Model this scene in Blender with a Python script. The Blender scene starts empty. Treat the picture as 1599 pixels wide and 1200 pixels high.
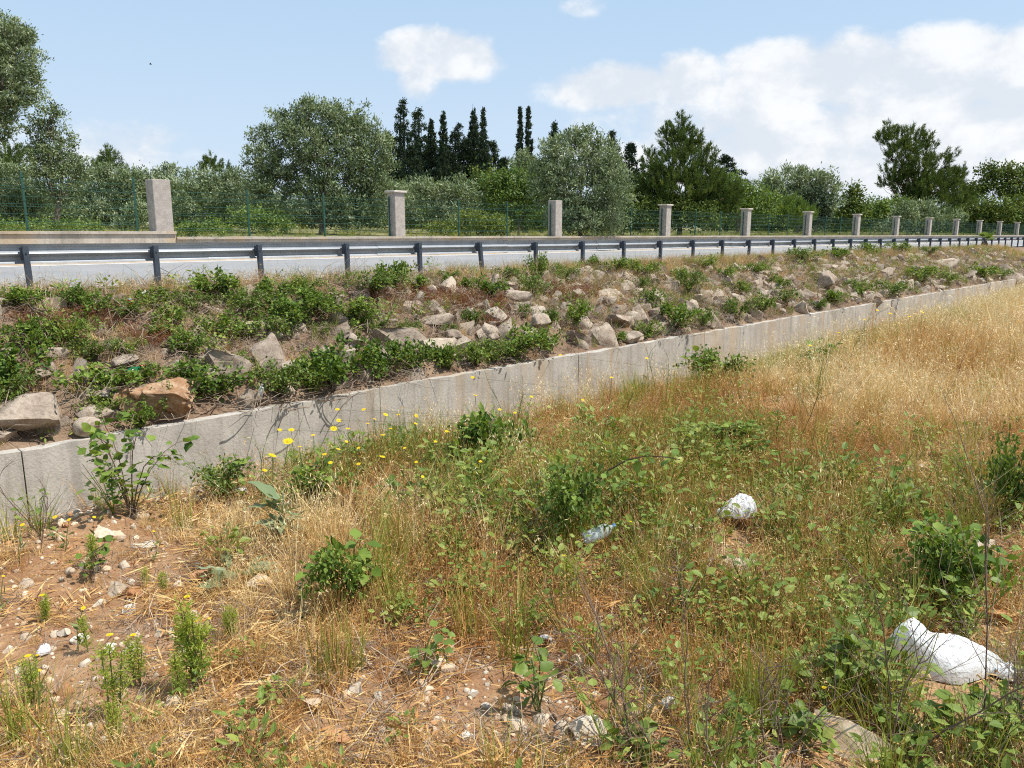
import bpy, math, random
import numpy as np
from mathutils import Vector, Matrix, Euler

rng = np.random.default_rng(7)
random.seed(7)
scene = bpy.context.scene
COL = scene.collection
R = math.radians

# ------------------------------------------------------------------ camera, sky, sun, exposure
EYE = 0.92                      # eye height above the road surface (z = 0)
PITCH = R(10.92)
FPX, CX, CY = 1208.0, 799.5, 600.0
cam_d = bpy.data.cameras.new('camera')
cam = bpy.data.objects.new('camera', cam_d)
COL.objects.link(cam)
cam.location = (0, 0, EYE)
cam.rotation_euler = (math.pi / 2 - PITCH, 0, 0)
cam_d.sensor_width = 36.0
cam_d.lens = 36.0 * FPX / 1599.0
cam_d.clip_start = 0.05
cam_d.clip_end = 20000
scene.camera = cam

SUN_EL = R(60)
SUN_AZ = math.atan2(0.96, -0.16)          # from +Y towards +X
sun_dir = Vector((math.sin(SUN_AZ) * math.cos(SUN_EL), math.cos(SUN_AZ) * math.cos(SUN_EL), math.sin(SUN_EL)))
sun_d = bpy.data.lights.new('sun', 'SUN')
sun_d.energy = 5.0
sun_d.angle = R(0.53)
sun_d.color = (1.0, 0.955, 0.88)
sun = bpy.data.objects.new('sun', sun_d)
COL.objects.link(sun)
sun.rotation_euler = sun_dir.to_track_quat('Z', 'Y').to_euler()
sun.location = (20, -10, 40)

scene.view_settings.view_transform = 'Standard'
scene.view_settings.look = 'None'
scene.view_settings.exposure = 0.27
scene.view_settings.gamma = 1.0
scene.view_settings.use_curve_mapping = False
scene.cycles.use_denoising = False
scene.cycles.filter_width = 1.1
scene.cycles.max_bounces = 6
scene.cycles.transparent_max_bounces = 6
scene.cycles.sample_clamp_indirect = 6


def px_dir(px, py):
    """direction of the view ray through a photograph pixel"""
    x = (px - CX) / FPX
    y = -(py - CY) / FPX
    c, s = math.cos(PITCH), math.sin(PITCH)
    return np.array([x, c + y * s, y * c - s])     # camera-axis depth is 1


def at_depth(px, py, z):
    return np.array([0, 0, EYE]) + px_dir(px, py) * z


def project(P):
    P = np.asarray(P, float) - np.array([0, 0, EYE])
    c, s = math.cos(PITCH), math.sin(PITCH)
    z = P[..., 1] * c - P[..., 2] * s
    yv = P[..., 1] * s + P[..., 2] * c
    zz = np.where(np.abs(z) < 1e-4, 1e-4, z)
    return CX + FPX * P[..., 0] / zz, CY - FPX * yv / zz, z


def azel(px, py):
    v = px_dir(px, py)
    v = v / np.linalg.norm(v)
    return math.atan2(v[0], v[1]), math.asin(v[2])


class NT:
    """tiny node helper"""
    def __init__(self, tree):
        self.t = tree
        self.n = tree.nodes
        self.l = tree.links

    def new(self, typ, **kw):
        nd = self.n.new(typ)
        for k, v in kw.items():
            setattr(nd, k, v)
        return nd

    def put(self, sock, v):
        if isinstance(v, bpy.types.NodeSocket):
            self.l.new(v, sock)
        elif v is not None:
            try:
                sock.default_value = v
            except Exception:
                sock.default_value = tuple(v) + (1.0,)

    def math(self, op, a, b=None, c=None, clamp=False):
        nd = self.new('ShaderNodeMath', operation=op, use_clamp=clamp)
        for i, v in enumerate((a, b, c)):
            if v is not None:
                self.put(nd.inputs[i], v)
        return nd.outputs[0]

    def mix(self, fac, a, b, blend='MIX'):
        nd = self.new('ShaderNodeMix', data_type='RGBA', blend_type=blend)
        self.put(nd.inputs[0], fac)
        self.put(nd.inputs[6], a)
        self.put(nd.inputs[7], b)
        return nd.outputs[2]

    def ramp(self, fac, stops, interp='LINEAR'):
        nd = self.new('ShaderNodeValToRGB')
        cr = nd.color_ramp
        cr.interpolation = interp
        while len(cr.elements) < len(stops):
            cr.elements.new(0.5)
        for e, (p, c) in zip(cr.elements, stops):
            e.position = p
            e.color = (c, c, c, 1) if isinstance(c, (int, float)) else tuple(c) + (1,)
        self.put(nd.inputs[0], fac)
        return nd.outputs[0]

    def noise(self, vec, scale, detail=4, rough=0.55, dist=0.0, out=0):
        nd = self.new('ShaderNodeTexNoise')
        if vec is not None:
            self.put(nd.inputs['Vector'], vec)
        nd.inputs['Scale'].default_value = scale
        nd.inputs['Detail'].default_value = detail
        nd.inputs['Roughness'].default_value = rough
        nd.inputs['Distortion'].default_value = dist
        return nd.outputs[out]


def lerpsm(nt, v, a, b):
    nd = nt.new('ShaderNodeMapRange', interpolation_type='SMOOTHSTEP')
    nt.put(nd.inputs[0], v)
    nd.inputs[1].default_value = a
    nd.inputs[2].default_value = b
    return nd.outputs[0]


# ---- sky: Nishita with procedural cumulus in direction space
world = bpy.data.worlds.new('World')
scene.world = world
world.use_nodes = True
nt = NT(world.node_tree)
nt.n.clear()
sky = nt.new('ShaderNodeTexSky', sky_type='NISHITA', sun_disc=False)
sky.sun_elevation = SUN_EL
sky.sun_rotation = SUN_AZ
sky.air_density = 1.0
sky.dust_density = 1.6
sky.ozone_density = 1.6
sky.altitude = 50
tc = nt.new('ShaderNodeTexCoord')
sep = nt.new('ShaderNodeSeparateXYZ')
nt.put(sep.inputs[0], tc.outputs['Generated'])
azn = nt.math('ARCTAN2', sep.outputs[0], sep.outputs[1])
eln = nt.math('ARCSINE', sep.outputs[2])
comb = nt.new('ShaderNodeCombineXYZ')
nt.put(comb.inputs[0], azn)
nt.put(comb.inputs[1], nt.math('MULTIPLY', eln, 1.35))
cv = comb.outputs[0]
n1 = nt.noise(cv, 7.5, 9, 0.58, 0.15)
n2 = nt.noise(cv, 20.0, 8, 0.62, 0.1)
n3 = nt.noise(cv, 2.2, 5, 0.5)
vup = nt.new('ShaderNodeVectorMath', operation='ADD')
nt.put(vup.inputs[0], cv)
vup.inputs[1].default_value = (0.018, 0.040, 0)
n1u = nt.noise(vup.outputs[0], 7.5, 9, 0.58, 0.15)
cloud_blobs = [  # pixel centre, half width, half height, strength
    (690, 88, 100, 46, 0.98), (655, 128, 44, 42, 0.62), (740, 98, 42, 22, 0.5), (640, 78, 30, 25, 0.5),
    (915, 12, 48, 26, 0.5), (960, 140, 130, 46, 0.85), (1075, 128, 70, 50, 0.8), (1000, 185, 140, 60, 0.6),
    (1215, 125, 115, 72, 0.92), (1325, 120, 95, 72, 0.95), (1490, 110, 140, 78, 1.05), (1590, 110, 120, 78, 1.05), (1420, 180, 220, 75, 0.8),
    (1250, 205, 240, 80, 0.72), (1560, 215, 220, 90, 0.85), (1740, 130, 170, 110, 0.9), (1330, 270, 360, 85, 0.72), (200, 240, 330, 60, 0.42), (1050, 250, 220, 75, 0.62),
]
tot = None
for (bx, by, hw, hh, st) in cloud_blobs:
    a0, e0 = azel(bx, by)
    a1, _ = azel(bx + hw, by)
    _, e1 = azel(bx, by - hh)
    da = nt.math('DIVIDE', nt.math('SUBTRACT', azn, a0), abs(a1 - a0))
    de = nt.math('DIVIDE', nt.math('SUBTRACT', eln, e0), abs(e1 - e0))
    q = nt.math('SQRT', nt.math('ADD', nt.math('MULTIPLY', da, da), nt.math('MULTIPLY', de, de)))
    m = nt.math('MULTIPLY', lerpsm(nt, q, 1.5, 0.25), st)
    tot = m if tot is None else nt.math('MAXIMUM', tot, m)
# the same kind of clouds goes on round the rest of the sky
outside = lerpsm(nt, nt.math('ABSOLUTE', azn), 0.66, 0.95)
band = nt.math('MULTIPLY', lerpsm(nt, eln, 0.75, 0.25), outside)
tot = nt.math('MAXIMUM', tot, nt.math('MULTIPLY', band, nt.math('MULTIPLY', lerpsm(nt, n3, 0.42, 0.62), 0.85)))
dens = nt.math('ADD', tot, nt.math('ADD', nt.math('MULTIPLY', nt.math('SUBTRACT', n1, 0.5), 1.5), nt.math('MULTIPLY', nt.math('SUBTRACT', n2, 0.5), 0.55)))
dens = nt.math('MULTIPLY', dens, lerpsm(nt, tot, 0.0, 0.22))
cmask = lerpsm(nt, dens, 0.22, 0.66)
shade = lerpsm(nt, nt.math('ADD', nt.math('MULTIPLY', nt.math('SUBTRACT', n1, n1u), 2.6), nt.math('MULTIPLY', n2, 0.9)), 0.18, 0.82)
ccol = nt.mix(shade, (6.7, 7.15, 7.75), (8.75, 8.8, 8.85))
# pale veil low over the horizon
veil = nt.math('MULTIPLY', lerpsm(nt, eln, 0.42, -0.05), 0.62)
skyc = nt.mix(0.72, sky.outputs[0], (4.5, 6.6, 8.9))
skyc = nt.mix(veil, skyc, (6.7, 7.5, 8.5))
fin = nt.mix(nt.math('MULTIPLY', cmask, 0.9), skyc, ccol)
bg = nt.new('ShaderNodeBackground')
nt.put(bg.inputs[0], fin)
bg.inputs[1].default_value = 0.096
wo = nt.new('ShaderNodeOutputWorld')
nt.l.new(bg.outputs[0], wo.inputs[0])

# ------------------------------------------------------------------ coordinates along and across the road
AA = math.atan2(1985 - CX, FPX / math.cos(PITCH))
DV = np.array([math.sin(AA), math.cos(AA)])       # along the road, away from the camera
NV = np.array([-math.cos(AA), math.sin(AA)])      # across the road, away from the camera
D_CREST, D_WALL, D_POST, D_ASPH0, D_ASPH1, D_FENCE = 4.6, 10.3, 14.16, 14.62, 21.3, 22.05
Z_FORE, Z_DITCH, Z_WTOP = -0.68, -2.75, -1.59


def W(s, D):
    s = np.asarray(s, float)
    D = np.asarray(D, float)
    return s * DV[0] + D * NV[0], s * DV[1] + D * NV[1]


def SD(x, y):
    return x * DV[0] + y * DV[1], x * NV[0] + y * NV[1]


def _hash(i, j, k):
    n = (i * 374761393 + j * 668265263 + k * 2147483647) & 0xffffffff
    n = ((n ^ (n >> 13)) * 1274126177) & 0xffffffff
    return ((n ^ (n >> 16)) & 0xffff) / 65535.0


def vnoise(x, y, k=0):
    x = np.asarray(x, float)
    y = np.asarray(y, float)
    i = np.floor(x).astype(np.int64)
    j = np.floor(y).astype(np.int64)
    u = x - i
    v = y - j
    u = u * u * (3 - 2 * u)
    v = v * v * (3 - 2 * v)
    return ((1 - u) * (1 - v) * _hash(i, j, k) + u * (1 - v) * _hash(i + 1, j, k) + (1 - u) * v * _hash(i, j + 1, k) + u * v * _hash(i + 1, j + 1, k))


def fbm(x, y, k=0, o=4):
    a, t, s = 0.5, 0.0, 0.0
    for q in range(o):
        t = t + a * (vnoise(x * 2 ** q, y * 2 ** q, k + q) - 0.5)
        a *= 0.5
    return t * 2


def sst(v, a, b):
    t = np.clip((v - a) / (b - a), 0, 1)
    return t * t * (3 - 2 * t)


def z_ground(s, D):
    """field on the camera's side: level field, crest, ditch"""
    x, y = W(s, D)
    wob = 0.35 * fbm(s * 0.35, s * 0 + 3.1, 11, 3)
    z = Z_FORE + 0.10 * fbm(x * 0.5, y * 0.5, 1, 4) + 0.05 * fbm(x * 2.2, y * 2.2, 5, 3) + 0.012 * fbm(x * 11, y * 11, 15, 2)
    dc = D_CREST - 0.08 - 0.38 * sst(s, 1.3, 2.3) - 0.22 * sst(s, 3.0, 9.0)
    f = sst(D, dc + wob, dc + 2.6 + wob)
    z = z * (1 - f) + f * (Z_DITCH + 0.06 * fbm(x * 1.5, y * 1.5, 21, 3))
    bern = 0.07 * np.exp(-((D - dc + 0.25 - wob) / 0.45) ** 2) * (1 - sst(s, 1.3, 1.9))
    return z + bern * (1 - f)


def z_bank(s, D):
    x, y = W(s, D)
    t = np.clip((D - (D_WALL + 0.22)) / (13.75 - D_WALL - 0.22), 0, 1)
    base = (Z_WTOP + 0.02) * (1 - t) - 0.05 * t + 0.12 * np.sin(t * math.pi)
    amp = sst(t, 0.0, 0.08) * (1 - sst(t, 0.86, 1.0))
    return base + amp * (0.30 * fbm(x * 0.8, y * 0.8, 31, 4) + 0.10 * fbm(x * 3.5, y * 3.5, 37, 3))


def z_far(s, D):
    x, y = W(s, D)
    return 0.72 + 0.030 * np.clip(D - 23, 0, 40) + 0.010 * np.clip(D - 63, 0, 150) + 0.15 * fbm(x * 0.12, y * 0.12, 41, 3)


def z_any(s, D):
    s = np.asarray(s, float)
    D = np.asarray(D, float)
    z = np.where(D < D_WALL, z_ground(s, D), np.where(D < D_WALL + 0.22, Z_WTOP, np.where(D < 14.3, z_bank(s, D), 0.0)))
    return np.where(D > D_FENCE + 0.3, z_far(s, D), z)


def hit(px, py, dmin=1.2, dmax=120):
    """where the view ray through a pixel meets the terrain -> xyz, depth"""
    v = px_dir(px, py)
    t = np.concatenate([np.arange(dmin, 20, 0.01), np.arange(20, dmax, 0.03)])
    x = v[0] * t
    y = v[1] * t
    z = EYE + v[2] * t
    s, D = SD(x, y)
    below = z < z_any(s, D)
    i = int(np.argmax(below)) if below.any() else len(t) - 1
    s, D = SD(x[i], y[i])
    return np.array([x[i], y[i], float(z_any(s, D))]), t[i]


# ------------------------------------------------------------------ mesh helpers
class Geo:
    def __init__(self):
        self.v = []
        self.f = []
        self.t = []
        self.m = []
        self.n = 0

    def add(self, v, f, tint=0.5, mat=0):
        v = np.asarray(v, float).reshape(-1, 3)
        f = np.asarray(f, np.int64)
        if len(f) == 0:
            return
        self.v.append(v)
        self.f.append(f + self.n)
        self.t.append(np.broadcast_to(np.asarray(tint, float), (len(f),)))
        self.m.append(np.full(len(f), mat))
        self.n += len(v)

    def mesh(self, name, mats, smooth=False):
        me = bpy.data.meshes.new(name)
        v = np.concatenate(self.v)
        me.vertices.add(len(v))
        me.vertices.foreach_set('co', v.astype(np.float32).ravel())
        loops, starts, tot = [], [], 0
        for f in self.f:
            k = f.shape[1]
            loops.append(f.ravel())
            starts.append(tot + np.arange(len(f)) * k)
            tot += f.size
        loops = np.concatenate(loops).astype(np.int32)
        starts = np.concatenate(starts).astype(np.int32)
        me.loops.add(tot)
        me.loops.foreach_set('vertex_index', loops)
        me.polygons.add(len(starts))
        me.polygons.foreach_set('loop_start', starts)
        me.polygons.foreach_set('material_index', np.concatenate(self.m).astype(np.int32))
        me.polygons.foreach_set('use_smooth', np.full(len(starts), bool(smooth)))
        for m in (mats if isinstance(mats, (list, tuple)) else [mats]):
            me.materials.append(m)
        a = me.attributes.new('tint', 'FLOAT', 'FACE')
        a.data.foreach_set('value', np.concatenate(self.t).astype(np.float32))
        me.update(calc_edges=True)
        return me


def obj(name, me, parent=None, loc=None, rot=None, scl=None):
    o = bpy.data.objects.new(name, me)
    COL.objects.link(o)
    if parent is not None:
        o.parent = parent
    if loc is not None:
        o.location = loc
    if rot is not None:
        o.rotation_euler = rot
    if scl is not None:
        o.scale = scl
    return o


def tag(o, label=None, cat=None, group=None, kind=None):
    if label:
        o['label'] = label
    if cat:
        o['category'] = cat
    if group:
        o['group'] = group
    if kind:
        o['kind'] = kind
    return o


def empty(name, loc, label, cat, group=None, rotz=0.0):
    o = obj(name, None, loc=loc, rot=(0, 0, rotz))
    o.empty_display_size = 0.1
    return tag(o, label, cat, group)


def norm(a):
    a = np.asarray(a, float)
    return a / np.maximum(np.linalg.norm(a, axis=-1, keepdims=True), 1e-9)


def rand_dir(n):
    return norm(rng.normal(size=(n, 3)))


def leaves(g, c, axis, nrm, L, Wd, tint=0.5, mat=0, fold=0.0, detail=False):
    """pointed leaves; c = base points"""
    c = np.asarray(c, float)
    n = len(c)
    axis = norm(axis)
    side = norm(np.cross(axis, nrm))
    up = np.cross(side, axis)
    L = np.broadcast_to(L, (n,))[:, None]
    Wd = np.broadcast_to(Wd, (n,))[:, None]
    if not detail:
        v = np.stack([c, c + axis * L * 0.45 + side * Wd * 0.5, c + axis * L, c + axis * L * 0.45 - side * Wd * 0.5], 1)
        f = np.arange(n)[:, None] * 4 + np.array([[0, 1, 2, 3]])
        g.add(v.reshape(-1, 3), f, tint, mat)
    else:
        b = up * L * fold
        v = np.stack([c, c + axis * L * 0.28 + side * Wd * 0.46 + b * .7, c + axis * L * 0.65 + side * Wd * 0.38 + b * .5, c + axis * L - b * 0.6,
                      c + axis * L * 0.65 - side * Wd * 0.38 + b * .5, c + axis * L * 0.28 - side * Wd * 0.46 + b * .7, c + axis * L * 0.5], 1)
        i = np.arange(n)[:, None] * 7
        t = np.broadcast_to(np.asarray(tint, float), (n,))
        for q in ([0, 1, 6], [1, 2, 6], [2, 3, 6], [3, 4, 6], [4, 5, 6], [5, 0, 6]):
            g.add(np.zeros((0, 3)), np.zeros((0, 3)))
        base = g.n
        g.v.append(v.reshape(-1, 3))
        g.n += n * 7
        for q in ([0, 1, 6], [1, 2, 6], [2, 3, 6], [3, 4, 6], [4, 5, 6], [5, 0, 6]):
            f = i + np.array([q]) + base
            g.f.append(f)
            g.t.append(t)
            g.m.append(np.full(n, mat))


def tube(g, pts, rad, sides=5, tint=0.5, mat=0, cap=True):
    pts = np.asarray(pts, float)
    n = len(pts)
    rad = np.broadcast_to(np.asarray(rad, float), (n,))
    tan = norm(np.gradient(pts, axis=0))
    ref = np.array([0.0, 0, 1]) if abs(tan[0][2]) < 0.9 else np.array([1.0, 0, 0])
    a = norm(np.cross(tan, ref))
    b = np.cross(tan, a)
    th = np.arange(sides) / sides * 2 * math.pi
    ring = pts[:, None] + rad[:, None, None] * (np.cos(th)[None, :, None] * a[:, None] + np.sin(th)[None, :, None] * b[:, None])
    f = []
    for i in range(n - 1):
        for j in range(sides):
            f.append([i * sides + j, i * sides + (j + 1) % sides, (i + 1) * sides + (j + 1) % sides, (i + 1) * sides + j])
    g.add(ring.reshape(-1, 3), f, tint, mat)
    if cap and sides > 2:
        base = g.n - n * sides
        for r0 in (0, (n - 1) * sides):
            for j in range(1, sides - 1):
                g.f.append(np.array([[base + r0, base + r0 + j, base + r0 + j + 1]]))
                g.t.append(np.array([tint]))
                g.m.append(np.array([mat]))


def box(g, c, h, ax=None, tint=0.5, mat=0, bev=0.0):
    """box with half sizes h about c; ax = 3 row axes; chamfered when bev > 0"""
    c = np.asarray(c, float)
    ax = np.eye(3) if ax is None else np.asarray(ax, float)
    h = np.asarray(h, float)
    if bev <= 0:
        sg = np.array([[i, j, k] for i in (-1, 1) for j in (-1, 1) for k in (-1, 1)], float)
        v = c + (sg * h) @ ax
        g.add(v, [[0, 1, 3, 2], [4, 6, 7, 5], [0, 4, 5, 1], [2, 3, 7, 6], [0, 2, 6, 4], [1, 5, 7, 3]], tint, mat)
        return
    import bmesh
    bm = bmesh.new()
    bmesh.ops.create_cube(bm, size=2.0)
    for v in bm.verts:
        v.co = Vector([v.co[i] * h[i] for i in range(3)])
    bmesh.ops.bevel(bm, geom=bm.edges[:], offset=bev, segments=1, affect='EDGES')
    bm.verts.index_update()
    v = np.array([v.co[:] for v in bm.verts]) @ ax + c
    for k in (3, 4):
        f = [[q.index for q in fc.verts] for fc in bm.faces if len(fc.verts) == k]
        if f:
            g.add(v, f, tint, mat)
    bm.free()


# ------------------------------------------------------------------ materials
def material(name):
    m = bpy.data.materials.new(name)
    m.use_nodes = True
    n = NT(m.node_tree)
    n.n.clear()
    out = n.new('ShaderNodeOutputMaterial')
    return m, n, out


def principled(n, out, color, rough=0.8, metal=0.0, spec=0.3, bump=None, bdist=0.02, bstr=0.6):
    p = n.new('ShaderNodeBsdfPrincipled')
    n.put(p.inputs['Base Color'], color)
    n.put(p.inputs['Roughness'], rough)
    n.put(p.inputs['Metallic'], metal)
    n.put(p.inputs['Specular IOR Level'], spec)
    if bump is not None:
        b = n.new('ShaderNodeBump')
        b.inputs['Strength'].default_value = bstr
        b.inputs['Distance'].default_value = bdist
        n.put(b.inputs['Height'], bump)
        n.l.new(b.outputs[0], p.inputs['Normal'])
    if out is not None:
        n.l.new(p.outputs[0], out.inputs[0])
    return p


def attr(n, name, typ='GEOMETRY'):
    a = n.new('ShaderNodeAttribute', attribute_name=name, attribute_type=typ)
    return a.outputs['Fac']


def leaf_mat(name, stops, transl=0.35, rough=0.55, spec=0.25, inst=0.0, obj_rand=0.0, tcol=(1.25, 1.15, 0.6)):
    """leaf or straw: colour runs along the stops with each leaf's own tint (and its tuft's)"""
    m, n, out = material(name)
    f = attr(n, 'tint')
    if inst > 0:
        f = n.math('ADD', n.math('MULTIPLY', f, 1 - inst), n.math('MULTIPLY', attr(n, 'itint', 'INSTANCER'), inst))
    if obj_rand > 0:
        oi = n.new('ShaderNodeObjectInfo')
        f = n.math('ADD', f, n.math('MULTIPLY', n.math('SUBTRACT', oi.outputs['Random'], 0.5), obj_rand))
    c = n.ramp(f, stops)
    p = principled(n, None, c, rough, 0, spec)
    tr = n.new('ShaderNodeBsdfTranslucent')
    n.put(tr.inputs[0], n.mix(1.0, c, tcol, 'MULTIPLY'))
    mx = n.new('ShaderNodeMixShader')
    mx.inputs[0].default_value = transl
    n.l.new(p.outputs[0], mx.inputs[1])
    n.l.new(tr.outputs[0], mx.inputs[2])
    n.l.new(mx.outputs[0], out.inputs[0])
    return m


def bark_mat(name, a, b):
    m, n, out = material(name)
    t = n.new('ShaderNodeTexCoord')
    no = n.noise(t.outputs['Object'], 9, 6, 0.6)
    principled(n, out, n.ramp(no, [(0.3, a), (0.7, b)]), 0.9, 0, 0.1, no, 0.02, 0.8)
    return m


M = {}
M['olive'] = leaf_mat('olive_leaf', [(0.0, (.065, .100, .042)), (0.45, (.190, .250, .125)), (0.8, (.330, .385, .240)), (1.0, (.48, .52, .37))], 0.20, 0.65, 0.12, obj_rand=0.14)
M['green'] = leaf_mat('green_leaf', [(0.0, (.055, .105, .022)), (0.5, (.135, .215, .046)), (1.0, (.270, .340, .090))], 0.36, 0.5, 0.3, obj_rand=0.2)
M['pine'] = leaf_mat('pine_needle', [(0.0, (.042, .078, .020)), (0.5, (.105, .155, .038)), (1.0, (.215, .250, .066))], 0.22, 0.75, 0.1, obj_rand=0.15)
M['dark'] = leaf_mat('conifer_spray', [(0.0, (.018, .034, .020)), (0.5, (.042, .066, .036)), (1.0, (.085, .115, .060))], 0.12, 0.7, 0.15, obj_rand=0.2)
M['bramble'] = leaf_mat('bramble_leaf', [(0.0, (.042, .092, .014)), (0.5, (.135, .215, .032)), (0.85, (.260, .335, .064)), (1.0, (.380, .420, .110))], 0.30, 0.58, 0.2, obj_rand=0.3)
M['weed'] = leaf_mat('weed_leaf', [(0.0, (.060, .110, .018)), (0.5, (.190, .260, .045)), (1.0, (.400, .410, .100))], 0.28, 0.5, 0.3, inst=0.45)
M['feather'] = leaf_mat('feathery_leaf', [(0.0, (.140, .220, .028)), (0.5, (.290, .370, .055)), (1.0, (.470, .500, .090))], 0.4, 0.5, 0.25)
M['straw'] = leaf_mat('dry_straw', [(0.0, (.150, .055, .018)), (0.22, (.430, .195, .060)), (0.45, (.540, .330, .115)), (0.7, (.700, .520, .240)), (1.0, (.860, .760, .500))], 0.12, 0.6, 0.25, inst=0.6, tcol=(1.2, 1.0, .7))
M['ggrass'] = leaf_mat('green_grass', [(0.0, (.085, .130, .020)), (0.5, (.265, .300, .050)), (1.0, (.540, .480, .150))], 0.28, 0.5, 0.25, inst=0.6)
M['twig'] = leaf_mat('dead_twig', [(0.0, (.110, .072, .050)), (0.5, (.290, .215, .155)), (1.0, (.520, .430, .330))], 0.0, 0.8, 0.15, inst=0.5)
M['redweed'] = leaf_mat('red_weed', [(0.0, (.120, .038, .022)), (0.5, (.230, .085, .045)), (1.0, (.300, .170, .080))], 0.2, 0.7, 0.15, inst=0.5)
M['petal'] = leaf_mat('yellow_petal', [(0.0, (.760, .480, .012)), (1.0, (.880, .680, .020))], 0.3, 0.5, 0.2)
M['stem'] = leaf_mat('green_stem', [(0.0, (.060, .095, .025)), (1.0, (.190, .220, .075))], 0.1, 0.6, 0.2)
M['cane'] = leaf_mat('bramble_cane', [(0.0, (.050, .030, .022)), (0.6, (.130, .085, .050)), (1.0, (.240, .190, .120))], 0.0, 0.7, 0.2)
M['mullein'] = leaf_mat('felted_leaf', [(0.0, (.110, .170, .065)), (0.6, (.270, .330, .190)), (1.0, (.560, .560, .400))], 0.3, 0.7, 0.15)
M['bark'] = bark_mat('grey_bark', (.075, .060, .045), (.22, .18, .14))
M['pbark'] = bark_mat('brown_bark', (.045, .032, .024), (.15, .105, .075))


def soil_mat(name, cols, scale=1.0):
    m, n, out = material(name)
    t = n.new('ShaderNodeNewGeometry').outputs['Position']
    a = n.noise(t, 1.1 * scale, 6, 0.6)
    b = n.noise(t, 14 * scale, 6, 0.65)
    c = n.noise(t, 90 * scale, 3, 0.6)
    vor = n.new('ShaderNodeTexVoronoi')
    n.put(vor.inputs['Vector'], t)
    vor.inputs['Scale'].default_value = 55 * scale
    f = n.math('ADD', n.math('MULTIPLY', a, 0.45), n.math('ADD', n.math('MULTIPLY', b, 0.4), n.math('MULTIPLY', c, 0.15)))
    col = n.ramp(f, cols)
    grit = n.math('MULTIPLY', lerpsm(n, vor.outputs['Distance'], 0.30, 0.18), lerpsm(n, b, 0.42, 0.6))
    col = n.mix(n.math('MULTIPLY', grit, 0.55), col, (.50, .40, .29))
    h = n.math('ADD', n.math('MULTIPLY', b, 0.6), n.math('ADD', n.math('MULTIPLY', c, 0.2), n.math('MULTIPLY', grit, 0.3)))
    principled(n, out, col, 0.95, 0, 0.1, h, 0.035, 0.9)
    return m


M['soil'] = soil_mat('reddish_soil', [(0.25, (.120, .058, .030)), (0.45, (.260, .140, .072)), (0.6, (.400, .250, .140)), (0.75, (.520, .380, .240))])
M['banksoil'] = soil_mat('bank_soil', [(0.25, (.080, .048, .032)), (0.45, (.180, .115, .075)), (0.62, (.300, .215, .145)), (0.78, (.420, .330, .240))], 0.8)
M['fieldsoil'] = soil_mat('orchard_soil', [(0.2, (.060, .080, .025)), (0.45, (.140, .140, .055)), (0.62, (.300, .250, .120)), (0.8, (.420, .340, .180))], 0.25)


def rock_mat(name, a, b, c, bd=0.05, pit=0.55, dirt=0.0):
    m, n, out = material(name)
    t = n.new('ShaderNodeTexCoord').outputs['Object']
    oi = n.new('ShaderNodeObjectInfo').outputs['Random']
    va = n.new('ShaderNodeVectorMath', operation='ADD')
    n.put(va.inputs[0], t)
    cb = n.new('ShaderNodeCombineXYZ')
    n.put(cb.inputs[0], n.math('MULTIPLY', oi, 37))
    n.put(cb.inputs[1], n.math('MULTIPLY', oi, 91))
    n.put(va.inputs[1], cb.outputs[0])
    v = va.outputs[0]
    n1_ = n.noise(v, 2.2, 7, 0.62)
    n2_ = n.noise(v, 11, 8, 0.68, 0.4)
    n3_ = n.noise(v, 45, 4, 0.7)
    f = n.math('ADD', n.math('MULTIPLY', n1_, 0.5), n.math('MULTIPLY', n2_, 0.5))
    f = n.math('ADD', f, n.math('MULTIPLY', n.math('SUBTRACT', oi, 0.5), 0.22))
    col = n.ramp(f, [(0.30, a), (0.5, b), (0.68, c)])
    du = n.noise(v, 1.4, 5, 0.65)
    col = n.mix(n.math('MULTIPLY', lerpsm(n, du, 0.52, 0.66), dirt), col, (.235, .150, .098))
    pits = lerpsm(n, n2_, 0.40, 0.30)
    col = n.mix(n.math('MULTIPLY', pits, pit), col, (.10, .075, .055))
    h = n.math('ADD', n.math('MULTIPLY', n2_, 0.7), n.math('MULTIPLY', n3_, 0.25))
    principled(n, out, col, 0.92, 0, 0.15, h, bd, 0.8)
    return m


M['rock'] = rock_mat('tan_limestone', (.190, .145, .110), (.370, .298, .232), (.540, .455, .355), 0.03, .55, .65)
M['orock'] = rock_mat('rusty_limestone', (.130, .055, .026), (.290, .150, .072), (.440, .320, .215), 0.02, .6, .4)
M['wrock'] = rock_mat('pale_limestone', (.440, .360, .270), (.640, .555, .440), (.780, .710, .600), 0.003, 0.2)
M['pebble'] = rock_mat('pale_pebble', (.340, .265, .190), (.540, .440, .330), (.700, .610, .500), 0.003, 0.3)
M['brock'] = rock_mat('buff_stone', (.380, .260, .165), (.600, .450, .305), (.740, .620, .460), 0.003, 0.3)
M['ostone'] = rock_mat('orange_stone', (.260, .120, .055), (.440, .230, .115), (.540, .350, .210), 0.003, 0.3)


def asphalt_mat():
    m, n, out = material('asphalt')
    t = n.new('ShaderNodeNewGeometry').outputs['Position']
    a = n.noise(t, 0.35, 5, 0.55)
    b = n.noise(t, 120, 3, 0.7)
    c = n.noise(t, 3.0, 6, 0.6)
    f = n.math('ADD', n.math('MULTIPLY', a, 0.4), n.math('ADD', n.math('MULTIPLY', b, 0.35), n.math('MULTIPLY', c, 0.25)))
    col = n.ramp(f, [(0.32, (.200, .198, .198)), (0.5, (.262, .260, .260)), (0.68, (.315, .312, .310))])
    principled(n, out, col, 0.85, 0, 0.3, b, 0.004, 0.6)
    return m


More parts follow.
